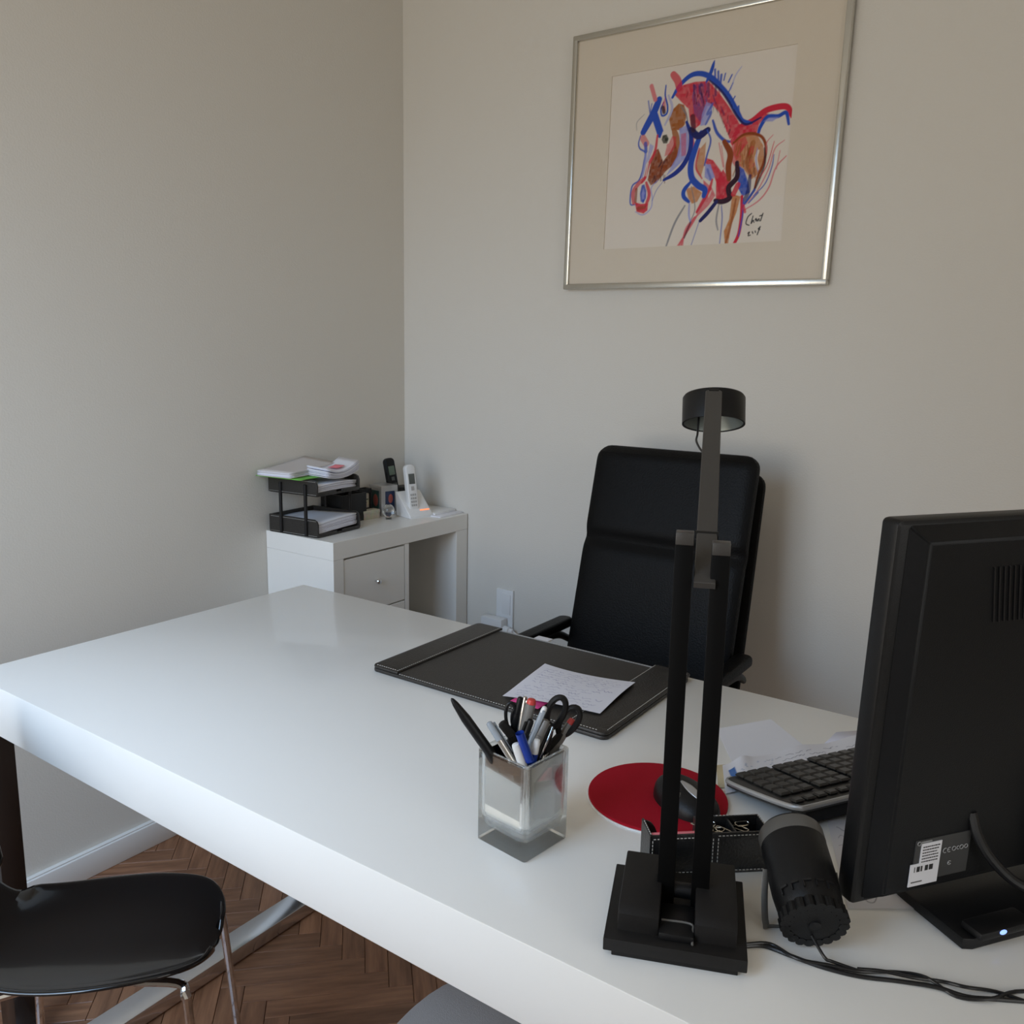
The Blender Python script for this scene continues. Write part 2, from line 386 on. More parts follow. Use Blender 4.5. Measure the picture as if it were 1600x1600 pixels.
sh = off(G().box(-.292, sx1-.0585, sy0+.03, -.02, .40, .415, .0008, 1), 'shelf', 'lacquer2', tb, to)

# ------------------------------------------------------------------ letter tray with papers
lt = thing('letter_tray', 'black leather two tier letter tray on the left end of the side table', 'letter tray', (-.509, -.106, sz), math.radians(5)); 
x0, x1, y0, y1 = -.092, .092, -.094, .094
def tray(z, h, name):
    b = G(); b.prism(rrect(x0, x1, y0, y1, .008), z, z+.006, .001, 1)
    t_ = b.build(name, 'padleather', lt)
    prof = [(y0, z+.006), (y0, z+h-.014), (y0+.004, z+h-.005), (y0+.014, z+h), (y1, z+h), (y1, z+.001), (y0+.01, z+.001), (y0+.002, z+.003)]
    for xa, xb in ((x0, x0+.006), (x1-.006, x1)):
        g = G(); m_ = Matrix(((0, 0, 1, 0), (1, 0, 0, 0), (0, 1, 0, 0), (0, 0, 0, 1)))
        g.prism([(p[0], p[1]) for p in prof], xa, xb, .0008, 1, mtx=m_); g.build('side_wall', 'padleather', t_)
    G().box(x0+.006, x1-.006, y1-.006, y1, z+.003, z+h, .001).build('back_wall', 'padleather', t_)
    g = G(); g.box(x0+.004, -.012, y0-.001, y0+.004, z+.001, z+.011, .001); g.box(.012, x1-.004, y0-.001, y0+.004, z+.001, z+.011, .001); g.build('front_lip', 'padleather', t_)
    e = .0004; xs = x0-e
    L = [((xs, y0+.006, z+h-.004), (xs, y1-.004, z+h-.004), (-1, 0, 0)), ((xs, y0+.004, z+.005), (xs, y1-.004, z+.005), (-1, 0, 0))]
    dashes(L, 'stitching', t_, .0008, .003, .0025)
    return t_
tray(0, .052, 'lower_tray'); tray(.118, .046, 'upper_tray')
for (px, py) in ((x0-.002, y0+.042), (x0-.002, y1-.05), (x1+.002, y0+.042), (x1+.002, y1-.05)):
    G().cyl((px, py, .004), (px, py, .150), .0052, n=12).build('post', 'mattblack', lt)

def paper_stack(n, cx, cy, z, w_, d_, th, jit, curl, name, mm, label, cat, group=None, rz0=0, lift=None):
    """loose stack of sheets, each sheet bundle a curved slab"""
    t = thing(name, label, cat, (cx, cy, z), rz0, group); zz = 0
    for i in range(n):
        a = random.uniform(-jit, jit)*6; dx = random.uniform(-jit, jit); dy = random.uniform(-jit, jit); tt = th*random.uniform(.7, 1.3)
        def top(u, v, zz=zz, a=a, dx=dx, dy=dy):
            X = (u-.5)*w_; Y = (v-.5)*d_; c, s = math.cos(a), math.sin(a)
            return V(X*c-Y*s+dx, X*s+Y*c+dy, zz+curl(u, v)*(.6+.4*i/n))
        g = G(); g.grid(9, 9, top); o = g.build('sheet', mm[i % len(mm)], t); md = o.modifiers.new('t', 'SOLIDIFY'); md.thickness = tt*.85; md.offset = 1 
        zz += tt
    return t
TR = math.radians(5)
paper_stack(12, -.508, -.104, sz+.0085, .164, .176, .0026, .002, lambda u, v: .010*(1-v)*u**2+.004*math.sin(3*u), 'paper_stack', ['paper2', 'paper'],
            'stack of white papers lying in the lower letter tray', 'papers', rz0=TR)
paper_stack(8, -.508, -.104, sz+.1265, .162, .176, .0026, .002, lambda u, v: .003*math.sin(3*u), 'paper_stack', ['paper2', 'paper'],
            'thin stack of white papers inside the upper letter tray', 'papers', rz0=TR)
gf = G().grid(10, 8, lambda u, v: V(-.626+.165*u-.016*v, -.178+.170*v+.014*u, sz+.1665+.001*math.sin(4*u))).build('folder', 'green', solid=.002)
tag(gf, 'bright green folder under the papers heaped on the upper letter tray', 'folder')
paper_stack(7, -.545, -.075, sz+.170, .200, .120, .0022, .003, lambda u, v: .012*u*u+.012*v*u, 'paper_pile', ['greypaper', 'paper2', 'paper'],
            'grey topped pile of documents heaped on top of the upper letter tray', 'papers', rz0=.14)
bk = paper_stack(9, -.482, -.158, sz+.166, .150, .072, .0024, .0012, lambda u, v: .075*(u-.42)**2-.006*(1-v), 'brochure_stack', ['paper', 'paper2'],
            'bent stack of brochures with a pink note curling over the upper tray front', 'brochures', rz0=.16)
G().grid(6, 6, lambda u, v: V(-.012+.036*u, -.022+.034*v, .0232+.075*((.42+.24*u)-.42)**2)).build('pink_note', 'pink', bk, solid=.0006)

# clutter on the side table
pc = thing('pen_box', 'black open desk box standing behind the letter tray', 'box', (-.352, -.062, sz)); 
b = G(); b.box(-.05, .055, -.045, .05, 0, .006, .001)
for a in ((-.05, .055, -.045, -.040), (-.05, .055, .045, .05), (-.05, -.045, -.04, .045), (.05, .055, -.04, .045)): b.box(a[0], a[1], a[2], a[3], .006, .088, .001)
b.build('body', 'blackplastic', pc)
G().box(-.045, .05, -.015, -.012, .006, .08).build('divider', 'blackplastic', pc)
cd = thing('card_holder', 'small black framed holder of cream cards left of the silver photo cube', 'card holder', (-.268, -.068, sz), math.radians(-8))
b = G(); b.box(-.026, .026, -.006, .03, .0, .010, .001); b.box(-.026, .026, .02, .026, .01, .092, .001); b.box(-.026, .026, -.006, -.002, .078, .092, .001); b.box(-.026, -.020, -.006, .02, .01, .092, .001); b.box(.020, .026, -.006, .02, .01, .092, .001); b.box(-.02, .02, -.006, -.002, .01, .03, .001)
b.build('holder', 'blackplastic', cd)
for k in range(3): G().box(-.0195, .0195, .001+.005*k, .0045+.005*k, .012, .075, 0).build('card', 'cream', cd)
G().box(-.012, .016, -.0005, .0008, .055, .058).box(-.015, .010, -.0005, .0008, .045, .0475).build('card_print', 'ink', cd)
nb = thing('card_box', 'low cream box in front of the black card holder', 'box', (-.275, -.098, sz), math.radians(-8))
G().box(-.034, .030, -.014, .018, 0, .024, .001).build('body', 'cream', nb)
G().box(-.035, .031, -.015, .019, .018, .028, .001).build('lid', 'cream', nb)

cu = thing('photo_cube', 'silver photo cube with a portrait on each face in front of black phone', 'photo frame', (-.2265, -.1035, sz), math.radians(-10))
G().box(0, .066, 0, .066, 0, .098, .0015).build('body', 'silver', cu)
G().box(.016, .052, -.0012, .0002, .020, .080, 0).build('photo', 'photo1', cu)
G().sphere((.036, -.0013, .055), .009, .0008, .015).build('portrait', 'skin', cu)
G().box(-.0012, .0002, .012, .054, .018, .082, 0).build('photo', 'teal', cu)
G().sphere((-.0013, .030, .050), .0008, .013, .020).build('portrait', 'skin', cu)
gb = thing('glass_ornament', 'round clear glass ball on a little foot before the photo cube', 'ornament', (-.243, -.150, sz))
G().sphere((0, 0, .0262), .020, .020, .0222).build('ball', 'ball', gb)
G().lathe([(0, .010), (.003, .010), (.005, .006)], (0, 0, 0), (0, 0, 1), 16).build('foot', 'ball', gb)

def handset(parent, m, lens, L=.15, W=.04, base=0):
    g = G(); g.prism(rrect(-W/2, W/2, 0, L, W*.38, 6), -.010, .010, .004, 3, mtx=Matrix.Rotation(math.radians(90), 4, 'X'))
    h = g.build('handset', m, parent)
    G().box(-W*.31, W*.31, -.0113, -.0098, L*.58, L*.80, .0004).build('display', lens, h)
    kb = G()
    for r_ in range(4):
        for c_ in range(3): kb.box(-W*.30+c_*W*.22, -W*.30+c_*W*.22+W*.15, -.0112, -.0098, L*.10+r_*L*.075, L*.10+r_*L*.075+L*.045, .0003)
    kb.box(-W*.16, W*.16, -.0116, -.0098, L*.44, L*.53, .0008)
    o = kb.build('keypad', 'silver' if m != 'blackplastic' else 'greylens', h); stuff(o)
    return h
ph = thing('cordless_phone', 'white cordless phone in its cradle with orange light on side table', 'telephone', (-.150, -.175, sz), math.radians(-14))
def wedge(w, d, h0, h1, r=.004):
    pts = [(-d/2, 0), (d/2, 0), (d/2, h1), (d/2-.012, h1), (-d/2, h0)]
    return pts
m_ = Matrix(((0, 0, 1, 0), (1, 0, 0, 0), (0, 1, 0, 0), (0, 0, 0, 1)))
g = G(); g.prism([(-.045, 0), (.035, 0), (.042, .078), (.030, .078), (-.045, .008)], -.045, .045, .003, 3, mtx=m_)
cradle = g.build('cradle', 'whiteplastic', ph)
dirv = V(0, .075, .070).normalized()
q = G().box(.004, .040, -.002, .002, -.002, .002, .0008); o = q.build('light_bar', 'led', ph); o.location = (0, -.0285, .0225); o.rotation_euler = (math.radians(43), 0, 0); o['label'] = 'glowing orange light bar'
h = handset(ph, 'whiteplastic', 'greylens', .150, .036); h.location = (-.014, -.016, .020); h.rotation_euler = (math.radians(-10), 0, 0)
rb = G().prism(rrect(-.035, .02, 0, .065, .006), -.005, .005, .001, 2, mtx=Matrix.Rotation(math.radians(90), 4, 'X')).build('wall_charger', 'whiteplastic')
place(rb, (-.150, -.115, sz), rot=(math.radians(-12), 0, math.radians(-12))); tag(rb, 'white plastic plate leaning behind the white cordless phone', 'charger')
p2 = thing('cordless_phone', 'black cordless phone standing behind the silver photo cube', 'telephone', (-.105, -.055, sz), math.radians(-14))
G().box(-.032, .050, -.026, .028, 0, .080, .006).build('cradle', 'blackplastic', p2)
h = handset(p2, 'blackplastic', 'greenlens', .135, .036); h.location = (-.018, -.020, .045); h.rotation_euler = (math.radians(-8), math.radians(-6), 0)
wp = thing('paper_pad', 'flat stack of white papers on the side table corner by the wall', 'papers', (-.075, -.14, sz), math.radians(2))
G().box(-.055, .068, -.125, .10, 0, .004, .0005).build('sheet', 'paper', wp)
G().box(-.045, .066, -.095, .10, .0045, .011, .0005).build('sheet', 'whiteplastic', wp)

# ------------------------------------------------------------------ wall outlet and adaptor
ou = thing('wall_outlet', 'white double wall socket plate on the right wall beside the side table', 'socket', (0, -.443, .5))
G().box(-.009, 0, -.033, .033, -.080, .072, .002).build('plate', 'whiteplastic', ou)
G().box(-.0115, -.008, -.024, .008, -.01, .058, .001).build('rocker', 'whiteplastic', ou)
ad = thing('power_adaptor', 'white block power adaptor plugged in the wall socket', 'adaptor', (-.0, -.415, .451))
G().box(-.045, -.0095, -.042, .042, -.030, .028, .003).build('body', 'whiteplastic', ad)
G().lathe([(0, .014), (.020, .013), (.022, .009), (.034, .008), (.036, .005)], (-.027, -.042, -.008), (-.027, -.1, -.008), 16).build('plug', 'whiteplastic', ad)
G().tube([(-.027, -.078, -.008), (-.027, -.095, -.020), (-.022, -.098, -.06), (-.02, -.085, -.14), (-.018, -.07, -.36)], .0022).build('cord', 'whiteplastic', ad)

# ------------------------------------------------------------------ printed sheets (flat print painted into a colour attribute)
class Canvas:
    def __init__(s, w, h, bg): s.w, s.h = w, h; s.a = np.ones((h, w, 3))*np.array(bg[:3]); s.tf = lambda p: p; s.sc = 1
    def blend(s, x0, y0, m, col):
        h, w_ = m.shape; X0, Y0 = max(x0, 0), max(y0, 0); X1, Y1 = min(x0+w_, s.w), min(y0+h, s.h)
        if X1 <= X0 or Y1 <= Y0: return
        mm = m[Y0-y0:Y1-y0, X0-x0:X1-x0, None]; s.a[Y0:Y1, X0:X1] = s.a[Y0:Y1, X0:X1]*(1-mm)+np.array(col[:3])*mm
    def stroke(s, pts, wd, col, al=.9, taper=.35, dry=.0, sub=8):
        P = smooth([(p[0], p[1], 0) for p in pts], sub); P = [s.tf((p.x, p.y)) for p in P]; wd = wd*s.sc
        x0 = int(min(p[0] for p in P)-wd-2); x1 = int(max(p[0] for p in P)+wd+3); y0 = int(min(p[1] for p in P)-wd-2); y1 = int(max(p[1] for p in P)+wd+3)
        YY, XX = np.mgrid[y0:y1, x0:x1]; m = np.zeros(XX.shape); n = len(P)-1
        for i in range(n):
            (ax, ay), (bx_, by) = P[i], P[i+1]; dx, dy = bx_-ax, by-ay; L2 = dx*dx+dy*dy+1e-9
            t = np.clip(((XX-ax)*dx+(YY-ay)*dy)/L2, 0, 1); d = np.hypot(XX-ax-t*dx, YY-ay-t*dy)
            f = (i+.5)/n; r_ = wd/2*(1-taper*abs(2*f-1)**3); m = np.maximum(m, np.clip(r_-d+.5, 0, 1)*min(1, .5+r_))
        if dry: m = m*(1-dry*rng.random(m.shape))
        s.blend(x0, y0, m*min(1, al*1.12), col)
    def fill(s, pts, col, al=.8, var=.25, soft=1.5):
        P = [s.tf(p) for p in pts]; x0 = int(min(p[0] for p in P))-3; x1 = int(max(p[0] for p in P))+4; y0 = int(min(p[1] for p in P))-3; y1 = int(max(p[1] for p in P))+4
        YY, XX = np.mgrid[y0:y1, x0:x1]; ins = np.zeros(XX.shape, bool); n = len(P); dm = np.full(XX.shape, 1e9)
        for i in range(n):
            (ax, ay), (bx_, by) = P[i], P[(i+1) % n]
            c = ((ay > YY) != (by > YY)) & (XX < (bx_-ax)*(YY-ay)/((by-ay) or 1e-9)+ax); ins ^= c
            dx, dy = bx_-ax, by-ay; t = np.clip(((XX-ax)*dx+(YY-ay)*dy)/(dx*dx+dy*dy+1e-9), 0, 1); dm = np.minimum(dm, np.hypot(XX-ax-t*dx, YY-ay-t*dy))
        m = np.clip(np.where(ins, dm, -dm)/soft+.5, 0, 1)
        nz = rng.random((XX.shape[0]//5+2, XX.shape[1]//5+2)); nz = np.kron(nz, np.ones((5, 5)))[:XX.shape[0], :XX.shape[1]]
        s.blend(x0, y0, m*min(1, al*1.15)*(1-.6*var*nz), col)
    def sheet(s, name, fn, parent=None, m='print'):
        """fn(u,v) arrays -> (x,y,z) arrays ; u right, v down"""
        u, v = np.meshgrid((np.arange(s.w))/(s.w-1), (np.arange(s.h))/(s.h-1)); X, Y, Z = fn(u, v)
        co = np.stack([X, Y, Z], -1).reshape(-1, 3).astype(np.float32); n = s.w*s.h
        idx = np.arange(n).reshape(s.h, s.w); f = np.stack([idx[1:, :-1], idx[1:, 1:], idx[:-1, 1:], idx[:-1, :-1]], -1).reshape(-1, 4)
        me = bpy.data.meshes.new(name); me.vertices.add(n); me.vertices.foreach_set('co', co.ravel()); me.loops.add(f.size)
        me.loops.foreach_set('vertex_index', f.ravel().astype(np.int32)); me.polygons.add(len(f)); me.polygons.foreach_set('loop_start', np.arange(0, f.size, 4, dtype=np.int32))
        me.update(calc_edges=True); me.shade_smooth()
        at = me.color_attributes.new('Col', 'FLOAT_COLOR', 'POINT'); c = np.ones((n, 4), np.float32); c[:, :3] = s.a.reshape(-1, 3); at.data.foreach_set('color', c.ravel())
        me.materials.append(M[m]); o = bpy.data.objects.new(name, me); COL.objects.link(o)
        if parent: o.parent = parent
        return o
def bil(c):
    c = [np.array(p, float) for p in c]  # TL TR BR BL
    def f(u, v):
        P = (c[0][:, None, None]*(1-u)*(1-v)+c[1][:, None, None]*u*(1-v)+c[2][:, None, None]*u*v+c[3][:, None, None]*(1-u)*v); return P[0], P[1], P[2]
    return f

# ------------------------------------------------------------------ framed horse picture
pf = thing('framed_picture', 'silver framed painting of a red and blue horse on the right wall', 'picture', (-.002, -1.026, 1.852), rot=(math.radians(.9), 0, 0))
FW, FH, fw_ = .752, .682, .0155      # local: y from +FW/2 (left in view) to -FW/2, z
def fbar(ya, yb, za, zb): return G().box(-.024, 0, ya, yb, za, zb, .0025, 2)
b = G()
for (ya, yb, za, zb) in ((-FW/2, FW/2, FH/2-fw_, FH/2), (-FW/2, FW/2, -FH/2, -FH/2+fw_)): b.box(-.024, 0, ya, yb, za, zb, .003, 2)
for (ya, yb) in ((-FW/2, -FW/2+fw_), (FW/2-fw_, FW/2)): b.box(-.0238, -.0002, ya, yb, -FH/2+.001, FH/2-.001, .003, 2)
b.build('frame', 'framealu', pf)
pyL, pyR, pzT, pzB = .252, -.252, .222, -.232
b = G()   # mat board with a window opening
for (ya, yb, za, zb) in ((-FW/2+.01, FW/2-.01, pzT, FH/2-.01), (-FW/2+.01, FW/2-.01, -FH/2+.01, pzB), (-FW/2+.01, pyR, pzB, pzT), (pyL, FW/2-.01, pzB, pzT)): b.box(-.014, -.011, ya, yb, za, zb)
b.build('mat_board', 'passe', pf, sm=False)
G().box(-.0195, -.0185, -FW/2+.012, FW/2-.012, -FH/2+.012, FH/2-.012).build('glass_pane', 'pane', pf, sm=False)
def painting():
    W_, H_ = 330, 300
    cv = Canvas(W_, H_, (.74, .67, .585))
    src = np.array([(-38, 190), (1375, -43), (1335, 1473), (-75, 1535)], float); dst = np.array([(0, 0), (W_, 0), (W_, H_), (0, H_)], float)
    A = []; B_ = []
    for (x, y), (X, Y) in zip(src, dst):
        A.append([x, y, 1, 0, 0, 0, -X*x, -X*y]); B_.append(X); A.append([0, 0, 0, x, y, 1, -Y*x, -Y*y]); B_.append(Y)
    hh = np.linalg.solve(A, B_)
    def tf(p):
        x, y = p; d = hh[6]*x+hh[7]*y+1; return ((hh[0]*x+hh[1]*y+hh[2])/d, (hh[3]*x+hh[4]*y+hh[5])/d)
    cv.tf = tf; cv.sc = W_/1400.*1.22
    K = 1.75
    RED = rgb(160, 30, 48, K); PINK = rgb(165, 85, 90, K); BLUE = rgb(28, 60, 140, K); NAVY = rgb(18, 22, 75, K); BR = rgb(110, 50, 18, K); OR = rgb(125, 70, 25, K)
    TAN = rgb(150, 95, 50, K); LAV = rgb(110, 115, 165, K); DK = rgb(38, 14, 30, K); GR = rgb(95, 95, 100, K); WH = (.74, .67, .585)
    F, T = cv.fill, cv.stroke
    F([(440, 330), (500, 265), (600, 240), (700, 235), (790, 330), (860, 420), (930, 520), (960, 570), (940, 640), (880, 670), (845, 590), (800, 480), (745, 420), (700, 420), (650, 560), (600, 600), (575, 560), (555, 440), (500, 390)], RED, .85)
    F([(590, 260), (690, 250), (700, 380), (650, 540), (600, 480), (580, 350)], rgb(70, 45, 100, K), .65, .5)
    for i in range(9): T([(560+i*28, 250+abs(i-4)*6), (575+i*26, 330+10*(i % 3))], 14, NAVY if i % 2 else RED, .55, .6)
    rp = random.Random(21)
    for k in range(46):
        t = rp.random(); px = 560+330*t+rp.uniform(-40, 40); py = 290+300*t*t+rp.uniform(-40, 60)
        T([(px, py), (px+rp.uniform(-10, 30), py+rp.uniform(25, 70))], rp.uniform(4, 11), rp.choice([RED, DK, NAVY, rgb(110, 25, 40, K), PINK]), .55, .5)
    F([(690, 390), (740, 410), (730, 500), (700, 560), (650, 570), (660, 480)], LAV, .75)
    T([(740, 400), (700, 480), (730, 470), (690, 560)], 14, BLUE, .6)
    F([(750, 430), (800, 500), (850, 620), (850, 680), (790, 640), (740, 530)], WH, .9, .05)
    F([(480, 400), (520, 410), (545, 480), (530, 560), (500, 600), (430, 600), (410, 520), (440, 440)], OR, .9)
    T([(450, 600), (470, 660), (480, 760), (450, 830)], 40, OR, .8)
    F([(300, 760), (335, 740), (375, 835), (430, 760), (460, 690), (490, 770), (460, 860), (400, 910), (330, 1000), (285, 1020), (260, 980), (280, 850)], BR, .95)
    F([(420, 640), (470, 650), (470, 720), (430, 780), (385, 800), (390, 740)], RED, .6)
    F([(490, 590), (550, 560), (570, 700), (540, 820), (460, 900), (400, 950), (480, 800), (500, 700)], LAV, .75)
    F([(505, 630), (545, 620), (550, 790), (515, 800)], RED, .5)
    T([(500, 420), (545, 500), (555, 600)], 10, GR, .7)
    T([(960, 570), (1050, 530), (1140, 460), (1240, 430), (1310, 435), (1345, 500)], 34, RED, .9, .4)
    F([(940, 560), (1040, 560), (1110, 480), (1170, 480), (1100, 560), (1080, 640), (980, 660), (900, 720), (880, 690)], RED, .9)
    T([(1095, 640), (1110, 580), (1160, 505), (1240, 500), (1300, 475), (1325, 560)], 22, BLUE, .9, .4)
    F([(1130, 540), (1170, 510), (1250, 505), (1200, 540)], LAV, .7)
    F([(920, 690), (1000, 635), (1090, 640), (1140, 720), (1155, 830), (1110, 940), (1060, 980), (1000, 900), (950, 860), (910, 780)], TAN, .8)
    F([(900, 700), (1000, 650), (1020, 700), (960, 790), (930, 880), (890, 820)], RED, .65)
    T([(1040, 740), (1020, 850), (1060, 950)], 20, BR, .6); T([(1060, 700), (1040, 800)], 30, OR, .6)
    for k in range(40):
        px, py = rp.uniform(930, 1110), rp.uniform(680, 920); T([(px, py), (px+rp.uniform(-25, 15), py+rp.uniform(30, 80))], rp.uniform(4, 10), rp.choice([BR, OR, RED, DK, TAN]), .5, .5)
    for k in range(26):
        px, py = rp.uniform(290, 440), rp.uniform(800, 960); px -= (py-800)*.2; T([(px, py), (px+rp.uniform(-25, 5), py+rp.uniform(20, 60))], rp.uniform(5, 10), rp.choice([BR, DK, rgb(80, 30, 12, K)]), .5, .5)
    for k in range(24):
        px, py = rp.uniform(800, 880), rp.uniform(960, 1130); T([(px, py), (px+rp.uniform(-25, 15), py+rp.uniform(20, 50))], rp.uniform(5, 10), rp.choice([RED, DK, rgb(110, 20, 35, K)]), .5, .5)
    T([(1105, 760), (1090, 820), (1110, 900)], 18, WH, .8); T([(1095, 740), (1090, 830), (1110, 920)], 5, LAV, .8)
    F([(790, 1000), (840, 900), (900, 990), (890, 1110), (860, 1160), (795, 1130)], RED, .92)
    F([(700, 810), (760, 830), (830, 920), (860, 990), (800, 1020), (750, 900), (700, 850)], RED, .9)
    F([(700, 860), (740, 860), (780, 960), (740, 990), (700, 960)], LAV, .8); T([(720, 900), (750, 980)], 14, BLUE, .5)
    F([(690, 980), (760, 1040), (790, 1100), (740, 1180), (660, 1260), (640, 1230), (690, 1120), (700, 1060)], PINK, .85); F([(720, 1080), (760, 1060), (740, 1120)], WH, .7)
    T([(760, 980), (740, 1060), (700, 1140), (650, 1230)], 18, RED, .8)
    for i in range(5): T([(660-8*i, 1250+6*i), (590-6*i, 1370), (500+12*i, 1510)], 11, RED if i % 2 else PINK, .7)
    F([(955, 870), (1000, 900), (1040, 1000), (1055, 1080), (1000, 1110), (960, 1040)], BLUE, .95)
    F([(920, 1090), (985, 1110), (960, 1230), (925, 1330), (905, 1490), (880, 1480), (868, 1380), (905, 1290)], TAN, .92); T([(950, 1130), (920, 1330), (885, 1480)], 14, BR, .6)
    F([(560, 1050), (620, 1030), (685, 1080), (650, 1150), (610, 1165), (580, 1120)], TAN, .8)
    F([(640, 760), (700, 690), (695, 860), (670, 960), (630, 900)], TAN, .75); T([(650, 740), (630, 880), (680, 970)], 12, RED, .7); T([(590, 660), (600, 740)], 26, RED, .75)
    T([(430, 355), (480, 270), (560, 195), (640, 180), (720, 210), (790, 275), (860, 355), (930, 470), (970, 530), (1040, 550)], 30, BLUE, .95, .5)
    T([(700, 225), (790, 300), (860, 390), (930, 500), (1000, 560), (1110, 510)], 14, NAVY, .85)
    for a in ([(680, 250), (715, 170), (738, 85)],): T(a, 22, BLUE, .95, .9)
    for (a, b_, w_) in (((745, 150), (750, 240), 12), ((770, 165), (775, 250), 12), ((795, 190), (790, 260), 14), ((825, 180), (815, 230), 8), ((875, 190), (850, 245), 9), ((885, 250), (850, 330), 7), ((905, 350), (880, 400), 8), ((935, 425), (940, 480), 12), ((880, 370), (900, 440), 8)): T([a, b_], w_, BLUE, .8, .8)
    T([(945, 130), (900, 200), (870, 300)], 8, LAV, .5)
    T([(330, 370), (290, 470), (215, 615)], 44, BLUE, .95, .2); T([(300, 490), (350, 630)], 44, BLUE, .95, .2)
    T([(378, 265), (375, 340), (395, 420), (390, 475), (355, 490), (345, 440), (365, 390)], 11, BLUE, .9); F([(355, 400), (375, 350), (385, 450), (360, 470)], RED, .6); T([(360, 430), (370, 465)], 22, DK, .8)
    T([(268, 270), (300, 370)], 26, PINK, .8, .3); T([(430, 185), (465, 230), (480, 290)], 44, RED, .75, .2); T([(248, 380), (262, 470)], 8, BLUE, .7); T([(275, 400), (265, 460)], 7, BLUE, .7)
    T([(400, 340), (430, 440), (380, 560)], 16, LAV, .5); T([(220, 480), (165, 540), (165, 600)], 6, GR, .5)
    F([(290, 580), (320, 640), (300, 690), (265, 700), (250, 650)], WH, .9, .05)
    F([(365, 610), (410, 590), (440, 640), (415, 700), (365, 720), (345, 670)], WH, .95, .05); F([(365, 640), (395, 632), (412, 665), (400, 700), (372, 700), (358, 672)], rgb(30, 34, 22, 1.6), .95)
    F([(340, 710), (400, 720), (375, 830)], WH, .85, .05)
    T([(195, 640), (182, 700), (195, 740), (235, 770), (228, 840), (215, 920), (190, 985), (140, 1030), (130, 1160), (170, 1170)], 11, BLUE, .8)
    T([(240, 720), (235, 850), (215, 960)], 16, LAV, .7); T([(215, 660), (240, 700)], 40, RED, .55); T([(235, 700), (240, 760)], 22, BLUE, .7); F([(270, 700), (300, 720), (270, 820), (240, 860)], LAV, .6)
    T([(325, 640), (310, 760), (265, 860), (240, 960), (215, 1000)], 18, RED, .8); T([(260, 850), (245, 950)], 8, WH, .7)
    T([(240, 960), (180, 1020), (150, 1080), (155, 1160)], 26, RED, .7); T([(250, 1000), (275, 1090), (250, 1180)], 22, RED, .8); T([(175, 1050), (170, 1150)], 16, BR, .7)
    F([(165, 1150), (215, 1165), (270, 1160), (265, 1215), (235, 1240), (180, 1225)], RED, .85); T([(190, 1200), (240, 1190)], 20, BR, .6)
    F([(203, 1085), (215, 1020), (235, 1012), (252, 1060), (250, 1120), (232, 1158), (210, 1145)], BLUE, .95); F([(216, 1085), (228, 1040), (240, 1080), (236, 1125), (222, 1130)], LAV, .95)
    T([(170, 1225), (230, 1250), (290, 1200), (300, 1120), (290, 1040), (340, 980)], 7, LAV, .7); T([(300, 1140), (330, 1060), (380, 990)], 6, BLUE, .5)
    T([(545, 540), (582, 640), (578, 760), (535, 860), (470, 930), (385, 980)], 30, rgb(20, 38, 110, K), .95, .5)
    T([(660, 620), (620, 740), (590, 860), (600, 960), (650, 1020), (705, 1055), (700, 1105)], 38, BLUE, .95, .3); T([(590, 1000), (545, 1060), (545, 1110), (585, 1150)], 26, BLUE, .95, .4)
    T([(580, 600), (640, 645), (710, 600)], 40, NAVY, .9, .2); T([(590, 500), (600, 600)], 30, DK, .7)
    T([(705, 600), (735, 680), (712, 790), (695, 870)], 11, BLUE, .8); T([(745, 530), (780, 620), (840, 680), (880, 690)], 18, BLUE, .85)
    T([(840, 690), (890, 780), (880, 880), (890, 975)], 36, BR, .9, .3); T([(800, 700), (840, 880)], 8, RED, .5); T([(820, 720), (850, 900)], 6, RED, .5)
    T([(910, 700), (980, 640), (1060, 630), (1130, 660), (1162, 740), (1150, 850), (1110, 960), (1090, 1050)], 16, BR, .9); T([(1150, 740), (1158, 860), (1110, 1010), (1060, 1110), (1015, 1170)], 12, DK, .75); T([(1050, 950), (1040, 1080), (1000, 1160)], 24, NAVY, .7)
    T([(945, 850), (950, 960), (890, 1040), (900, 1120), (840, 1150), (790, 1140)], 32, DK, .9, .3); T([(800, 1150), (740, 1230), (680, 1298)], 24, NAVY, .9, .2); T([(960, 1020), (930, 1090)], 30, RED, .8)
    T([(995, 1110), (1000, 1250), (985, 1400), (945, 1497)], 20, RED, .9, .2); T([(1008, 1130), (1008, 1260), (985, 1420)], 9, BLUE, .8)
    T([(555, 1180), (480, 1320), (415, 1515)], 13, GR, .75); T([(820, 1170), (805, 1290), (820, 1370)], 11, GR, .7); T([(840, 1180), (850, 1290), (838, 1500)], 7, BLUE, .7); T([(670, 1310), (612, 1505)], 6, BLUE, .55)
    T([(600, 1030), (635, 1200), (600, 1310)], 6, GR, .8); T([(590, 1160), (590, 1250), (605, 1310)], 12, LAV, .7); T([(605, 1310), (560, 1430)], 12, DK, .6)
    for (pp, w_, c) in (([(1210, 640), (1165, 700), (1170, 780)], 6, PINK), ([(1300, 680), (1230, 745), (1190, 900), (1110, 1070), (1030, 1170)], 7, PINK), ([(1320, 800), (1245, 890), (1200, 1040), (1130, 1140), (1020, 1215)], 9, PINK), ([(1222, 690), (1180, 860), (1130, 960)], 6, RED), ([(1270, 760), (1250, 900)], 5, PINK), ([(1225, 790), (1215, 880), (1170, 1010), (1085, 1105)], 7, BLUE), ([(1090, 1060), (1010, 1180)], 14, BLUE), ([(1120, 1080), (1050, 1160)], 8, BLUE), ([(1010, 1180), (1025, 1230)], 16, RED)): T(pp, w_, c, .75)
    INK = rgb(30, 28, 30, 1.5)
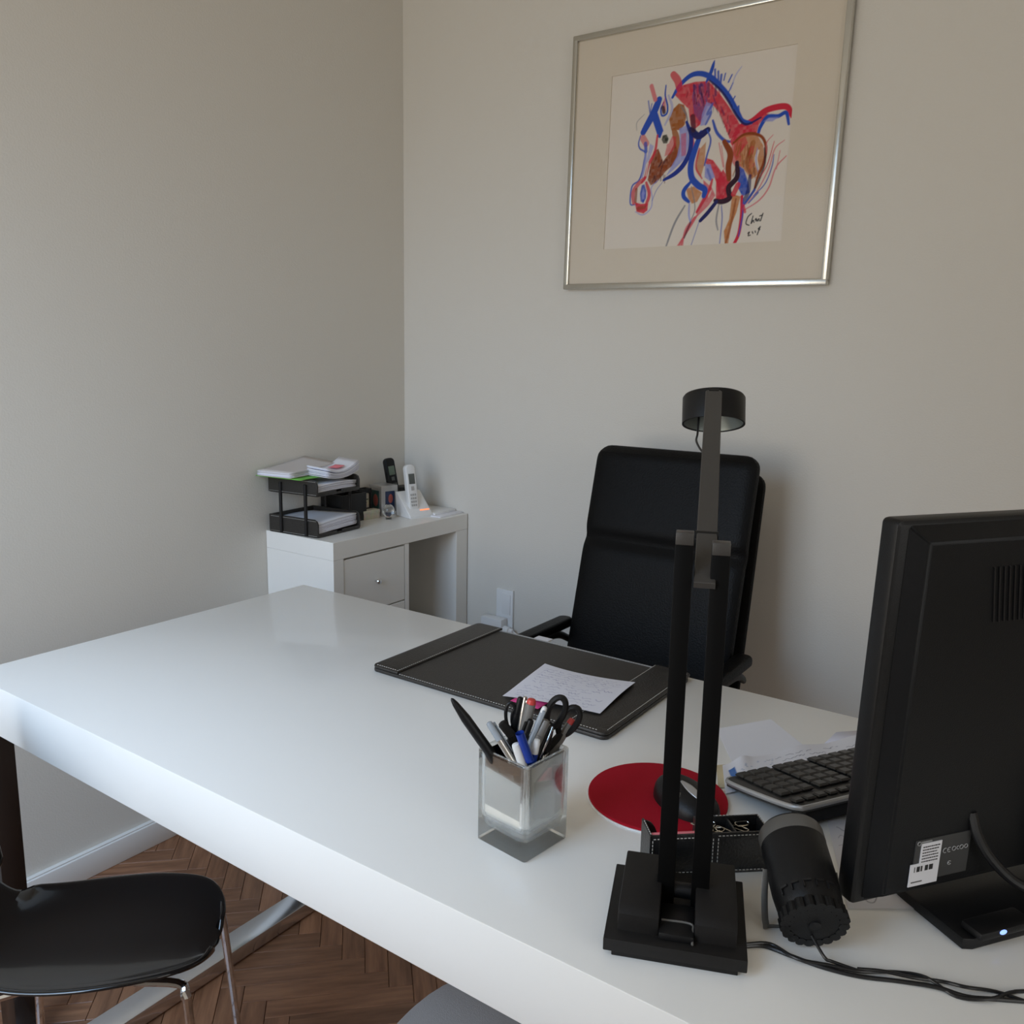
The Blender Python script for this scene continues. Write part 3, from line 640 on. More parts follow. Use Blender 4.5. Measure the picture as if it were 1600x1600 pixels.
    for pp in ([(1078, 1242), (1050, 1270), (1038, 1320), (1062, 1335)], [(1090, 1262), (1078, 1320), (1092, 1296), (1100, 1312)], [(1108, 1292), (1114, 1282), (1116, 1302)], [(1122, 1288), (1128, 1302), (1136, 1284), (1142, 1300)], [(1166, 1242), (1150, 1300)], [(1142, 1262), (1162, 1255)],
               [(1056, 1398), (1068, 1388), (1060, 1415), (1076, 1412)], [(1090, 1385), (1096, 1398)], [(1112, 1380), (1116, 1390)], [(1148, 1350), (1136, 1362), (1148, 1368)], [(1150, 1345), (1130, 1408)]): T(pp, 6.5, INK, .9, .1)
    def fn(u, v): return (np.full(u.shape, -.0112), pyL+.003+(pyR-pyL-.006)*u, pzT+.003+(pzB-pzT-.006)*v)
    o = cv.sheet('painting', fn, pf); o['label'] = 'sketchy red, blue and brown horse on white paper, signed at lower right'
painting()

# ------------------------------------------------------------------ desk pad, notes, papers
PZ = DZ
dp = thing('desk_pad', 'dark leather desk pad with stitched side flaps on the white desk', 'desk pad', (-.962, -1.178, PZ))
a0, a1, b0, b1 = -.160, .158, -.246, .246       # x (toward room / toward wall), y
G().prism(rrect(a0, a1, b0, b1, .012), 0, .007, .002, 2).build('base', 'padleather', dp)
G().box(a0+.004, a1-.004, b0+.060, b1-.060, .0071, .0088, .0006, 1).build('writing_surface', 'padinner', dp)
for (q0, q1) in ((b1-.064, b1), (b0, b0+.074)):
    c = (1, 1, 0, 0)
    G().prism(rrect(a0, a1+.008, q0, q1, .012, corners=(0 if q0 > 0 else 1, 1 if q0 > 0 else 0, 1 if q0 > 0 else 0, 0 if q0 > 0 else 1)), .0072, .0125, .0022, 2).build('side_flap', 'padleather', dp)
L = []
z1, z2 = .0127, .0073
L += [((a0+.003, b1-.061, z1), (a1+.004, b1-.061, z1), (0, 0, 1)), ((a0+.003, b0+.071, z1), (a1+.004, b0+.071, z1), (0, 0, 1))]
L += [((a0+.005, b1-.01, z1), (a0+.005, b1-.060, z1), (0, 0, 1)), ((a0+.003, b1-.066, .0075), (a0+.003, b0+.078, .0075), (0, 0, 1)), ((a0+.005, b0+.07, z1), (a0+.005, b0+.014, z1), (0, 0, 1)), ((a0+.014, b0+.005, z1), (a1, b0+.005, z1), (0, 0, 1))]
dashes(L, 'stitching', dp)
G().box(a1-.003, a1+.0004, b0+.076, b1-.066, .0071, .0095).build('edge_trim', 'silver', dp)

def handwriting(w_, h_, rows, bg, ink, seed, margin=.06, x1=.95, lw=1.0, skip=.12, amp=.28):
    r = random.Random(seed); cv = Canvas(w_, h_, bg)
    for k in range(rows):
        y = h_*(.07+.88*(k+.5)/rows); x = w_*margin+r.uniform(0, 6); xe = w_*r.uniform(x1-.25, x1); rh = h_/rows*amp
        while x < xe:
            n = r.randint(4, 11); pts = []
            for i in range(n): pts.append((x, y+r.uniform(-1, 1)*rh)); x += r.uniform(.7, 1.5)*rh*.8
            if r.random() > skip: cv.stroke(pts, lw, ink, r.uniform(.35, .75), 0, sub=3)
            x += rh*1.3
    return cv
c = handwriting(210, 170, 13, (.76, .75, .80), (.12, .10, .30), 3)
q = [(-.947, -1.200), (-.912, -1.367), (-1.066, -1.382), (-1.096, -1.211)]
def note_fn(u, v):
    X, Y, Z = bil([(p[0], p[1], 0) for p in q])(u, v)
    Z = DZ+.0138+.010*(1-u)**3*(1-v)**2+.004*np.sin(u*3.1)*v+.003*(u**3)+.002*np.sin(v*4)
    return X, Y, Z
nt_ = c.sheet('note_sheet', note_fn); tag(nt_, 'white sheet covered in blue handwriting lying on the desk pad', 'note')
pk = G().grid(4, 6, lambda u, v: V(-1.065-.042*u, -1.235-.055*v, DZ+.0132+.0001*u)).build('sticky_note', 'magenta', solid=.0006)
tag(pk, 'magenta sticky note poking out under the handwritten sheet behind pens', 'sticky note')
ws = G().box(-.80, -.768, -1.105, -1.070, DZ+.0005, DZ+.0035, .0005).build('paper_slip', 'paper'); ws.rotation_euler = (0, 0, 0)
tag(ws, 'small white paper slip sticking out past the far edge of the desk pad', 'paper')

# ------------------------------------------------------------------ pen holder vase
VC = V(-1.4175, -1.4715, DZ); vr = math.radians(-7.4)
va = thing('pen_holder', 'square mirrored glass vase holding pens and scissors on the desk', 'pen holder', VC, vr)
hs = .039; VH = .118
def roundbox(hx, z0, z1, rv, rb=.004):
    return rrect(-hx, hx, -hx, hx, rv, 3)
g = G(); g.prism(rrect(-hs, hs, -hs, hs, .003, 3), 0, VH, 0)
# hollow glass: outer wall + inner cavity surface
g2 = bmesh.new(); ins = .0042; cav = []
def ring(h_, z, rr): return [g2.verts.new((p[0], p[1], z)) for p in rrect(-h_, h_, -h_, h_, rr, 4)]
rings = [ring(hs-.002, .0, .004), ring(hs, .002, .004), ring(hs, VH-.001, .004), ring(hs-.0008, VH, .004), ring(hs-ins, VH, .004), ring(hs-ins, .034, .005), ring(hs-.008, .022, .008), ring(hs-.016, .018, .01)]
for a, b_ in zip(rings, rings[1:]):
    n = len(a)
    for i in range(n): g2.faces.new((a[i], a[(i+1) % n], b_[(i+1) % n], b_[i]))
g2.faces.new(rings[0][::-1]); g2.faces.new(rings[-1])
g.b.free(); g.b = g2; o = g.build('glass_body', 'glass', va, sm=False)
# mirrored inner lining
g2 = bmesh.new(); hi = hs-ins-.0004
rings = [ring(hi, VH-.004, .006), ring(hi, .040, .007), ring(hi-.002, .031, .009), ring(hi-.008, .0245, .012), ring(hi-.016, .0205, .012)]
for a, b_ in zip(rings, rings[1:]):
    n = len(a)
    for i in range(n): g2.faces.new((a[i], a[(i+1) % n], b_[(i+1) % n], b_[i]))
g2.faces.new(rings[-1]); g = G(); g.b.free(); g.b = g2
g.build('mirror_lining', 'mirror', va, sm=False)

def pen(label, top, mid, r, m, cap=None, tip=None, clip=None, L=.13, name='pen', prof=None, capl=.02, group=None, cat='pen'):
    """top = upper end, mid = point on its axis near the rim; local z runs up the pen"""
    T_ = Vector(top); D = (T_-Vector(mid)).normalized()
    zb = DZ+.027; L = min(L, (T_.z-zb)/max(D.z, .2)); Bt = T_-D*L
    # keep the foot inside the vase
    c_ = math.cos(-vr); s_ = math.sin(-vr)
    for _ in range(60):
        d = Bt-VC; lx, ly = d.x*c_-d.y*s_, d.x*s_+d.y*c_
        if max(abs(lx), abs(ly)) < .031-r: break
        L -= .002; Bt = T_-D*L
    t = thing(name, label, cat, Bt, rot=D.to_track_quat('Z', 'Y').to_euler(), group=group)
    pr_ = prof(L, r) if prof else [(0, r*.3), (.008, r*.85), (.015, r), (L-capl-.0002, r)]
    G().lathe(pr_, (0, 0, 0), (0, 0, 1), 16).build('barrel', m, t)
    if not prof: G().lathe([(L-capl, r*.98), (L-.004, r*.95), (L-.001, r*.8), (L, r*.4)], (0, 0, 0), (0, 0, 1), 16).build('end_cap', cap or m, t)
    if clip:
        a = clip[1]; c2 = V(math.cos(a), math.sin(a), 0)
        g = G(); M4 = Matrix.Rotation(a, 4, 'Z')
        g.box(r+.0008, r+.0024, -.0018, .0018, L-.045, L-.004, .0005, mtx=M4); g.box(r*.6, r+.002, -.0018, .0018, L-.008, L-.004, .0004, mtx=M4)
        g.build('clip', clip[0], t)
    return t
dblp = lambda L, r: [(0, r*.3), (.01, r*.8), (L*.35, r), (L*.75, r*.95), (L*.93, r*.6), (L-.002, r*.35), (L, r*.1)]
pen('fat black pen leaning far out of the left corner of the vase', (-1.4735, -1.4055, .9214), (-1.449, -1.4422, .858), .0062, 'blackplastic', prof=dblp, L=.12)
pen('silver pen with translucent clip and blue collar leaning left in the vase', (-1.4574, -1.4478, .8977), (-1.4487, -1.4788, .8528), .0042, 'alu', cap='bluegrey', capl=.024, clip=('bluegrey', 2.6))
pen('black marker with square end leaning left behind the silver pen', (-1.4328, -1.4485, .8892), (-1.4203, -1.4673, .86), .0058, 'blackplastic', cap='mattblack', clip=('blackplastic', 4), name='marker', cat='marker')
pen('tall upright black pen at the back of the vase', (-1.4119, -1.4619, .917), (-1.4161, -1.4555, .8795), .0042, 'blackplastic')
pen('slim silver pen with clip beside the tall black pen', (-1.4089, -1.4663, .9179), (-1.4164, -1.4641, .8763), .0032, 'alu', clip=('alu', 3.5))
pen('thick grey pen with a red button standing tallest in the vase', (-1.4142, -1.4794, .9200), (-1.4179, -1.4708, .8723), .0058, 'greypen', cap='redtip', capl=.006)
pen('blue grey mechanical pencil with white tip leaning right in the vase', (-1.4126, -1.4968, .9142), (-1.4228, -1.4816, .8651), .0036, 'bluegrey', cap='whiteplastic', capl=.008, clip=('bluegrey', 3.2), name='pencil', cat='pencil')
pen('thick grey pen without a button, right of the mechanical pencil', (-1.4116, -1.4984, .8984), (-1.4252, -1.4871, .8555), .0056, 'greypen', clip=('silver', 5))
pen('black capped pen leaning right in the middle of the vase', (-1.4215, -1.4835, .8979), (-1.4274, -1.4747, .8648), .0044, 'blackplastic', clip=('blackplastic', 2))
pen('white pen with small green mark at the front of the vase', (-1.4545, -1.4841, .8804), (-1.4470, -1.4895, .8534), .0052, 'whiteplastic')
pen('blue capped pen at the front corner of the vase', (-1.4481, -1.4923, .8776), (-1.4410, -1.4982, .8521), .0052, 'blue', clip=('blue', 3.4))
pen('white ended pen with a blue collar right of the blue pen', (-1.4326, -1.4999, .882), (-1.4332, -1.4951, .8551), .0044, 'blue', cap='whiteplastic', capl=.018)
pen('black pen with thin silver clip beside the scissors', (-1.404, -1.4988, .8932), (-1.4239, -1.4919, .8502), .0044, 'blackplastic', clip=('chrome', 3.4))
pen('grey pen with a red end leaning right behind the scissors', (-1.3691, -1.5095, .887), (-1.3832, -1.4980, .8586), .005, 'greypen', cap='redtip', capl=.007)

def scissors(label, ringsd, piv, m, down, rw, nrm):
    t = thing('scissors', label, 'scissors', piv)
    P0 = Vector(piv); nrm = Vector(nrm).normalized()
    for i, (c_, ax, ra, rb_) in enumerate(ringsd):
        c_ = Vector(c_)-P0; ax = Vector(ax).normalized(); bx_ = ax.cross(nrm).normalized()
        off_ = nrm*(.0018 if i else -.0018)
        pts = [c_+off_+ax*math.cos(k*math.tau/14)*ra+bx_*math.sin(k*math.tau/14)*rb_*(1+.12*math.cos(k*math.tau/14)) for k in range(14)]
        g = G(); g.tube(pts, rw, 8, closed=True, sub=3)
        g.tube([c_+off_-ax*ra*.9, (c_-ax*ra)*.5+off_, off_], lambda f: rw*1.25, 8, sub=4)
        g.build('handle', m, t)
    for i, (c_, ax, ra, rb_) in enumerate(ringsd):
        d = Vector(down)-P0; s = V(d.y, -d.x, 0).normalized()*(.002*(1 if i else -1)); oo = nrm*(.0012 if i else -.0012)
        g = G(); side = d.cross(nrm).normalized()
        a = oo+side*.0055; b_ = oo-side*.0055; e = d+oo
        g.quad([a, b_, e-side*.001, e+side*.001]); ob = g.build('blade', 'chrome', t, solid=.0012)
    return t
NV = (.832, .555, 0)
scissors('large black handled scissors on the right side of the vase', [((-1.3892, -1.497, .8997), (.05, -.30, .9), .021, .0095), ((-1.3805, -1.510, .8872), (.05, -.42, .85), .0215, .0100)], (-1.4000, -1.4910, .852), 'mattblack', (-1.415, -1.470, .775), .0038, NV)
scissors('small black handled scissors at the back left of the vase', [((-1.4180, -1.4520, .893), (-.02, .02, 1), .017, .006), ((-1.4160, -1.4590, .890), (.0, -.08, 1), .015, .0055)], (-1.4160, -1.4610, .858), 'blackplastic', (-1.412, -1.472, .78), .0022, NV)

# ------------------------------------------------------------------ mouse mat and mouse
mm = thing('mouse_mat', 'round red mouse mat on the white desk behind the lamp', 'mouse mat', (-1.231, -1.562, DZ))
G().lathe([(0, .0925), (.0015, .0935), (.003, .0925)], (0, 0, 0), (0, 0, 1), 64).build('base', 'whiteplastic', mm)
G().lathe([(.003, .0915), (.0052, .0915), (.006, .0908)], (0, 0, 0), (0, 0, 1), 64).build('fabric_top', 'red', mm)
mo = thing('computer_mouse', 'black computer mouse with silver stripe on the red mat', 'mouse', (-1.234, -1.603, DZ+.0062), math.radians(158))
def mouse_fn(u, v):
    a = u*math.tau; th = v*math.pi/2; c_ = math.cos(a); s_ = math.sin(a)
    x = .033*math.sin(th)*s_*(1+.08*c_); y = .051*math.sin(th)*c_; z = .031*math.cos(th)**.75*(1-.25*c_*math.sin(th)) if th < math.pi/2-1e-6 else 0
    return V(x, y, z)
g = G().grid(33, 13, mouse_fn); bmesh.ops.remove_doubles(g.b, verts=g.b.verts, dist=1e-5); g.build('body', 'blackplastic', mo)
def stripe_fn(u, v):
    x = .004+(u-.5)*.012*math.sin(math.pi*(.08+.84*v)); y = -.006+.040*v; rr = math.hypot(x/.033, y/.051); th = math.asin(min(rr, .999)); c_ = (y/.051)/max(rr, 1e-4)
    return V(x, y, .031*math.cos(th)**.75*(1-.25*c_*math.sin(th))+.0004)
g = G().grid(6, 14, stripe_fn); g.build('stripe', 'silver', mo, solid=.0008)
G().cyl((-.003, .028, .0225), (.003, .028, .0225), .006, n=16).build('wheel', 'ringgrey', mo)

# ------------------------------------------------------------------ keyboard and papers by it
ka = math.radians(-31.5)
kb = thing('keyboard', 'black computer keyboard with silver rim behind the monitor', 'keyboard', (-1.150, -1.624, DZ+.004), ka)
# local: x along the long side (away from mouse), y from user side (0) to raised rear (-.135)
KL, KD, tl = .38, .125, math.radians(-6)
RK = Matrix.Rotation(-tl*-1, 4, 'X')
def kz(y): return .012+(-y)*.16
outl = [(0.0, -.004), (.008, .0), (KL, .0), (KL, -KD), (.030, -KD), (.018, -KD*.97), (.010, -KD*.85), (.004, -KD*.55), (0, -KD*.25)]
SH = Matrix(((1, 0, 0, 0), (0, 1, 0, 0), (0, -.16, 1, 0), (0, 0, 0, 1)))
G().prism(outl, 0, .012, .002, 2, mtx=SH).build('body', 'keybase', kb)
pts = [(x, y, kz(y)-.004) for x, y in [(.012, .001), (.004, -.001), (-.001, -.01), (-.001, -KD*.25), (.003, -KD*.55), (.009, -KD*.85), (.017, -KD*.98), (.032, -KD-.001), (.12, -KD-.001), (KL, -KD-.001)]]
G().tube(pts, .0034, 8, sub=4).build('rim', 'silver', kb)
G().box(.03, KL-.03, -KD+.004, -KD+.03, .0, .018, .002).build('rear_foot', 'blackplastic', kb)
ks = .0165; key_me = None; rows = 6
for r_ in range(rows):
    yy = -.012-r_*(.0185 if r_ < 5 else .0195)-(.004 if r_ == 5 else 0); x = .022
    while x < KL-.012:
        blockgap = (.088 < x < .094) or (.152 < x < .158)
        if key_me is None:
            g = G(); g.prism([(-ks/2, -ks/2), (ks/2, -ks/2), (ks/2, ks/2), (-ks/2, ks/2)], 0, .0055, .0022, 1)
            key_me = bpy.data.meshes.new('key'); g.b.to_mesh(key_me); g.b.free(); key_me.materials.append(M['key'])
        o = bpy.data.objects.new('key', key_me); COL.objects.link(o); o.parent = kb
        o.location = (x, yy, kz(yy)+.0002); o.rotation_euler = (-.159, 0, 0); 
        if r_ == 5: o.scale = (.9, .7, .8)
        x += .0185
        if r_ != 5 and (abs(x-.0775) < .01 or abs(x-.140) < .008): x += .007
def flyer():
    cv = Canvas(260, 90, (.78, .77, .80)); r = random.Random(9); I = (.10, .10, .16)
    for k in range(4):
        y = 18+k*11; x = 60+r.uniform(0, 20)
        while x < 245:
            if r.random() > .25: cv.stroke([(x+i*3, y+r.uniform(-2.2, 2.2)) for i in range(r.randint(2, 6))], 1.2, I, .6, 0, sub=2)
            x += r.uniform(10, 20)
    cv.stroke([(70, 60), (255, 57)], 1.1, I, .8, 0)
    for i in range(22):
        if r.random() > .3: cv.stroke([(84+i*1.6, 66), (84+i*1.6, 77)], 1.0, I, .8, 0)
    cv.fill([(8, 22), (18, 18), (22, 62), (13, 66)], (.05, .16, .45), .9, .1)
    for i in range(50): x, y = r.uniform(24, 78), r.uniform(15, 80); cv.stroke([(x, y), (x+2, y+.5)], 1.4, (.1, .2, .4), .6, 0)
    return cv
cv = flyer()
q = [(-1.092, -1.598), (-.850, -1.745), (-.905, -1.800), (-1.168, -1.632)]
def ff(u, v):
    X, Y, Z = bil([(p[0], p[1], 0) for p in q])(u, v)
    Z = DZ+.0028+(.006*np.exp(-((u-.12)/.05)**2)+.004*np.exp(-((u-.45)/.12)**2)+.003*np.sin(9*u)**2)*(1-v)**1.5
    return X, Y, Z
fy = cv.sheet('flyer', ff); tag(fy, 'crumpled printed flyer with barcode under the keyboard edge', 'flyer')
ts = G().quad([(-1.095, -1.590, DZ+.0012), (-.95, -1.72, DZ+.0012), (-1.05, -1.76, DZ+.0012), (-1.155, -1.617, DZ+.0012)]).build('envelope', 'tan', solid=.0008)
tag(ts, 'tan envelope corner showing beneath the crumpled flyer', 'envelope')
bs = G().grid(5, 5, lambda u, v: V(*[((1-u)*(1-v)*p+u*(1-v)*q_+u*v*r_+(1-u)*v*s_) for p, q_, r_, s_ in zip((-.975, -1.543), (-.885, -1.600), (-.969, -1.692), (-1.071, -1.605))], DZ+.0008)).build('paper_sheet', 'paper', solid=.0006, sm=False)
tag(bs, 'blank bluish white sheet on the desk between mouse mat and flyer', 'paper')
r2 = G().quad([(-.872, -1.700, DZ+.0012), (-.83, -1.740, DZ+.0012), (-.87, -1.78, DZ+.0012), (-.97, -1.693, DZ+.0012)]).build('receipt', 'paper2', solid=.0006)
tag(r2, 'narrow pale slip lying behind the flyer by the monitor edge', 'paper')
cv = handwriting(120, 150, 9, (.74, .73, .76), (.08, .08, .12), 12, amp=.33)
q3 = [(-1.150, -1.760), (-1.08, -1.86), (-1.255, -1.925), (-1.322, -1.828)]
s2 = cv.sheet('memo_sheet', lambda u, v: (lambda P: (P[0], P[1], P[2]*0+DZ+.0007+.0015*v*np.sin(3*u)))(bil([(p[0], p[1], 0) for p in q3])(u, v)))
tag(s2, 'white sheet with black handwriting under the monitor behind the speaker', 'note')

# ------------------------------------------------------------------ leather organizer
oa = math.radians(-49)
og = thing('desk_organizer', 'black leather stitched desk organizer behind the lamp base', 'organizer', (-1.397, -1.630, DZ), oa)
OL, OD, OH = .140, .038, .050; wt = .003
G().box(0, OL, 0, OD, 0, wt, .0006).build('floor_panel', 'orgl', og)
G().box(0, OL, 0, wt, wt, OH, .0008).build('front_wall', 'orgl', og)
G().box(.062, OL, OD-wt, OD, wt, OH, .0008).build('back_wall', 'orgl', og)
mI = Matrix(((0, 0, 1, 0), (1, 0, 0, 0), (0, 1, 0, 0), (0, 0, 0, 1)))
for xa in (0, .0615): G().prism([(0, wt), (OD, wt), (OD, OH), (0, OH)], xa, xa+wt, .0006, 1, mtx=mI).build('side_wall', 'orgl', og)
G().box(OL-wt, OL, wt, OD-wt, wt, OH, .0006).build('side_wall', 'orgl', og)
G().box(.100, .1025, wt, OD-wt, wt, OH-.002, .0006).build('divider', 'orgl', og)
G().box(.003, .0615, OD-wt, OD, wt, .022, .0006).build('back_wall', 'orgl', og)
arc = [(.004, OH-.002)]+[(.004+.016*math.sin(t), .020+(OH-.022)*math.cos(t)) for t in [i*math.pi/16 for i in range(9)]]+[(.004, .02)]
mX = Matrix(((1, 0, 0, 0), (0, 0, 1, 0), (0, 1, 0, 0), (0, 0, 0, 1)))
G().prism(arc, OD-wt, OD, .0004, 1, mtx=mX).build('corner_flap', 'orgl', og)
e = -.0004
dashes([((.004, e, OH-.004), (.072, e, OH-.004), (0, -1, 0)), ((.079, e, OH-.003), (OL-.003, e, OH-.003), (0, -1, 0)), ((.073, e, OH-.006), (.073, e, .004), (0, -1, 0)), ((.079, e, OH-.006), (.079, e, .004), (0, -1, 0)), ((.003, e, OH-.006), (.003, e, .004), (0, -1, 0)),
        ((.004, e, .004), (OL-.003, e, .004), (0, -1, 0)), ((.066, OD-.0015, OH+.0002), (OL-.003, OD-.0015, OH+.0002), (0, 0, 1)), ((OL-.0015, OD-.003, OH+.0002), (OL-.0015, .004, OH+.0002), (0, 0, 1)), ((.0015, .003, OH+.0002), (.0015, OD-.003, OH+.0002), (0, 0, 1))], 'stitching', og, .0008, .0026, .0018)
G().box(.004, .060, .0055, .030, wt+.0005, OH-.002, .0004).build('memo_block', 'pink', None)
pkb = bpy.data.objects['memo_block']; pkb.parent = None; pkb.location = (-1.397, -1.630, DZ); pkb.rotation_euler = (0, 0, oa); tag(pkb, 'block of pink memo slips in the left slot of the leather organizer', 'memo pad')
pkb.scale = (1, .35, 1)
def clipmesh(s=1):
    g = G(); pts = [(0, 0, 0), (.016, 0, 0), (.019, .003, 0), (.016, .006, 0), (-.001, .006, 0), (-.004, .0025, 0), (-.001, -.001, 0), (.013, -.0012, .0004)]
    g.tube([(a*s, b*s, c_*s) for a, b, c_ in pts], .0006, 5, sub=3); return g
gobj = None
for i, (x, y, z, a, tx) in enumerate([(.070, .012, .040, .3, .5), (.078, .018, .043, 1.2, -.4), (.074, .026, .044, 2.2, .3), (.084, .014, .045, -.6, .6), (.090, .024, .042, 2.8, -.3), (.076, .018, .047, .9, .2), (.112, .022, .045, .5, .5), (.118, .016, .044, 2.0, -.2)]):
    if gobj is None: gobj = clipmesh().build('paper_clip', 'wire', None); o = gobj
    else: o = gobj.copy(); COL.objects.link(o)
    p = Matrix.Translation((-1.397, -1.630, DZ)) @ Matrix.Rotation(oa, 4, 'Z') @ V(x, y, z)
    o.location = p; o.rotation_euler = (tx*.5, .2, a+oa)
    tag(o, 'gold coloured paper clip heaped in the middle slot of the leather organizer' if i < 6 else ('gold coloured paper clip in the right organizer slot beside the divider', 'gold coloured paper clip in the right organizer slot nearest its outer end')[i-6 if i > 5 else 0], 'paper clip', 'paper clips in the middle slot' if i < 6 else 'paper clips in the right slot')

# ------------------------------------------------------------------ desk lamp
LR = math.atan2(-1.775+1.648, -1.485+1.537)     # direction of the base's near edge
lp = thing('desk_lamp', 'tall black desk lamp with twin uprights and round head on stepped base', 'lamp', (-1.516, -1.7145, DZ), LR)
# local: x along the near edge (left to right in view), y away from the camera
G().box(-.060, .060, .004, .126, 0, .007, .0008).build('base_plate', 'mattblack', lp)
G().box(-.068, .068, 0, .128, .007, .020, .001).build('base_plate', 'mattblack', lp)
for s in (-1, 1):
    x0_, x1_ = (-.056, -.016) if s < 0 else (.018, .058)
    m4 = Matrix(((0, 0, 1, 0), (1, 0, 0, 0), (0, 1, 0, 0), (0, 0, 0, 1)))
    G().prism([(.016, .020), (.116, .020), (.116, .045), (.026, .045), (.016, .038)], x0_, x1_, .0015, 2, mtx=m4).build('weight_block', 'mattblack', lp)
b = G(); b.box(-.016, .018, .010, .060, .020, .028, .002); b.cyl((-.02, .075, .034), (.02, .075, .034), .008, n=16); b.build('hinge', 'blackplastic', lp)
G().tube([(-.014, .03, .0285), (.014, .03, .0285), (.0165, .02, .027), (.0165, .008, .0215)], .0012, 6).build('spring_wire', 'ringgrey', lp)
for s, zt in ((-.021, .410), (.0135, .402)):
    g = G(); g.box(s, s+.0175, .066, .080, .022, zt, .001); g.build('upright', 'blackpost', lp)
for s, zt in ((-.021, .410), (.0135, .402)):
    G().box(s+.0003, s+.0172, .0655, .0805, zt-.010, zt+.002, .0006).build('end_cap', 'armgrey', lp)
G().cyl((-.010, .076, .040), (-.010, .086, .150), .0065, n=14).build('strut', 'blackplastic', lp)
G().tube([(-.017, .075, .142), (-.015, .073, .136), (-.010, .072, .132), (-.005, .073, .136), (-.003, .075, .142)], .0009, 6).build('wire_loop', 'ringgrey', lp)
# upper arm: leans away from the camera
invL = (Matrix.Translation((-1.516, -1.7145, DZ)) @ Matrix.Rotation(LR, 4, 'Z')).inverted()
A0 = invL @ V(-1.4545, -1.6985, 1.1023); A1 = invL @ V(-1.163, -1.580, 1.275)
ax = (A1-A0).normalized(); sx_ = V(1, 0, 0); sx_ = (sx_-ax*sx_.dot(ax)).normalized(); nz_ = ax.cross(sx_); Lm = (A1-A0).length
MA = Matrix((sx_, ax, -nz_ if (sx_.cross(ax)-(-nz_)).length < .1 else nz_)).transposed().to_4x4(); MA.translation = A0
if MA.determinant() < 0: MA = MA @ Matrix.Diagonal((1, 1, -1, 1))
zs = 1 if (MA.to_3x3() @ V(0, 0, 1)).z > 0 else -1
arm = G(); arm.prism(rrect(-.0102, .0102, 0, Lm, .005, 5, corners=(0, 1, 1, 0)), -.004, .004, .0008, 1, mtx=MA); arm = arm.build('arm', 'armgrey', lp)
g = G(); g.cyl(MA @ V(-.006, Lm-.001, 0), MA @ V(.006, Lm-.001, 0), .005, n=12); g.build('pivot', 'blackplastic', lp)
G().cyl(A0+V(-.0115, 0, 0)+ax*.075, A0+V(.0115, 0, 0)+ax*.075, .0045, n=14).build('pivot', 'blackplastic', lp)
# head: short drum, opening downwards and back towards the base
hc = invL @ V(-1.1311, -1.5685, 1.2514); hax = (invL.to_3x3() @ V(.30, .16, .94)).normalized()
q_ = hax
g = G(); g.lathe([(-.020, .0405), (-.020, .0385), (.016, .0385), (.016, .0001)], hc, hc+q_, 48, cap=False); g.lathe([(-.020, .0405), (.015, .0405), (.018, .0385), (.019, .0001)], hc, hc+q_, 48, cap=False)
hd = g.build('lamp_head', 'blackplastic', lp)
g = G(); g.lathe([(-.019, .0378), (-.014, .036), (.004, .026), (.008, .0001)], hc, hc+q_, 40, cap=False); g.build('reflector', 'lampref', hd)
g = G(); g.tube([hc+q_*-.016+(q_.orthogonal().normalized()*math.cos(t)+q_.cross(q_.orthogonal().normalized())*math.sin(t))*.0385 for t in [k*math.tau/24 for k in range(24)]], .0009, 6, closed=True, sub=2); g.build('inner_rim', 'alu', hd)
g = G(); g.tube([invL @ V(*p) for p in ((-1.150, -1.556, 1.250), (-1.164, -1.562, 1.236), (-1.2045, -1.5785, 1.224), (-1.2314, -1.5890, 1.2175), (-1.2564, -1.608, 1.2084), (-1.262, -1.622, 1.208))], .0014, 6); g.build('lamp_wire', 'cable', lp)

# ------------------------------------------------------------------ speaker
sp = thing('speaker', 'small tilted black cylindrical speaker on a metal bracket by the monitor', 'speaker', (-1.37, -1.80, DZ))
P0 = V(-1.4151, -1.8150, DZ+.0365); P1 = V(-1.3354, -1.7652, DZ+.0707); o_ = V(-1.37, -1.80, DZ); d = (P1-P0); Ls = d.length; d.normalize(); R_ = .0338
a = P0-o_; e = P1-o_
n = 36; g = G()
g.lathe([(-.006, R_*.70), (0, R_*.86), (.012, R_*.95), (.03, R_), (Ls-.016, R_)], a, a+d, 48, cap=True); g.build('body', 'blackplastic', sp)
g = G(); qd = d.orthogonal().normalized(); qe = d.cross(qd)
for k in range(20):
    t = k*math.tau/20; c_ = a+(qd*math.cos(t)+qe*math.sin(t))*R_*.84; g.cyl(c_-d*.0065, c_+d*.004, .0054, n=10)
g.build('scalloped_end', 'blackplastic', sp)
G().lathe([(Ls-.0158, R_*1.01), (Ls-.002, R_*1.01), (Ls, R_*.99)], a, a+d, 48).build('ring', 'ringgrey', sp)
G().lathe([(Ls, R_*.97), (Ls+.004, R_*.90), (Ls+.007, R_*.5), (Ls+.008, .0001)], a, a+d, 40).build('grille', 'mattblack', sp)
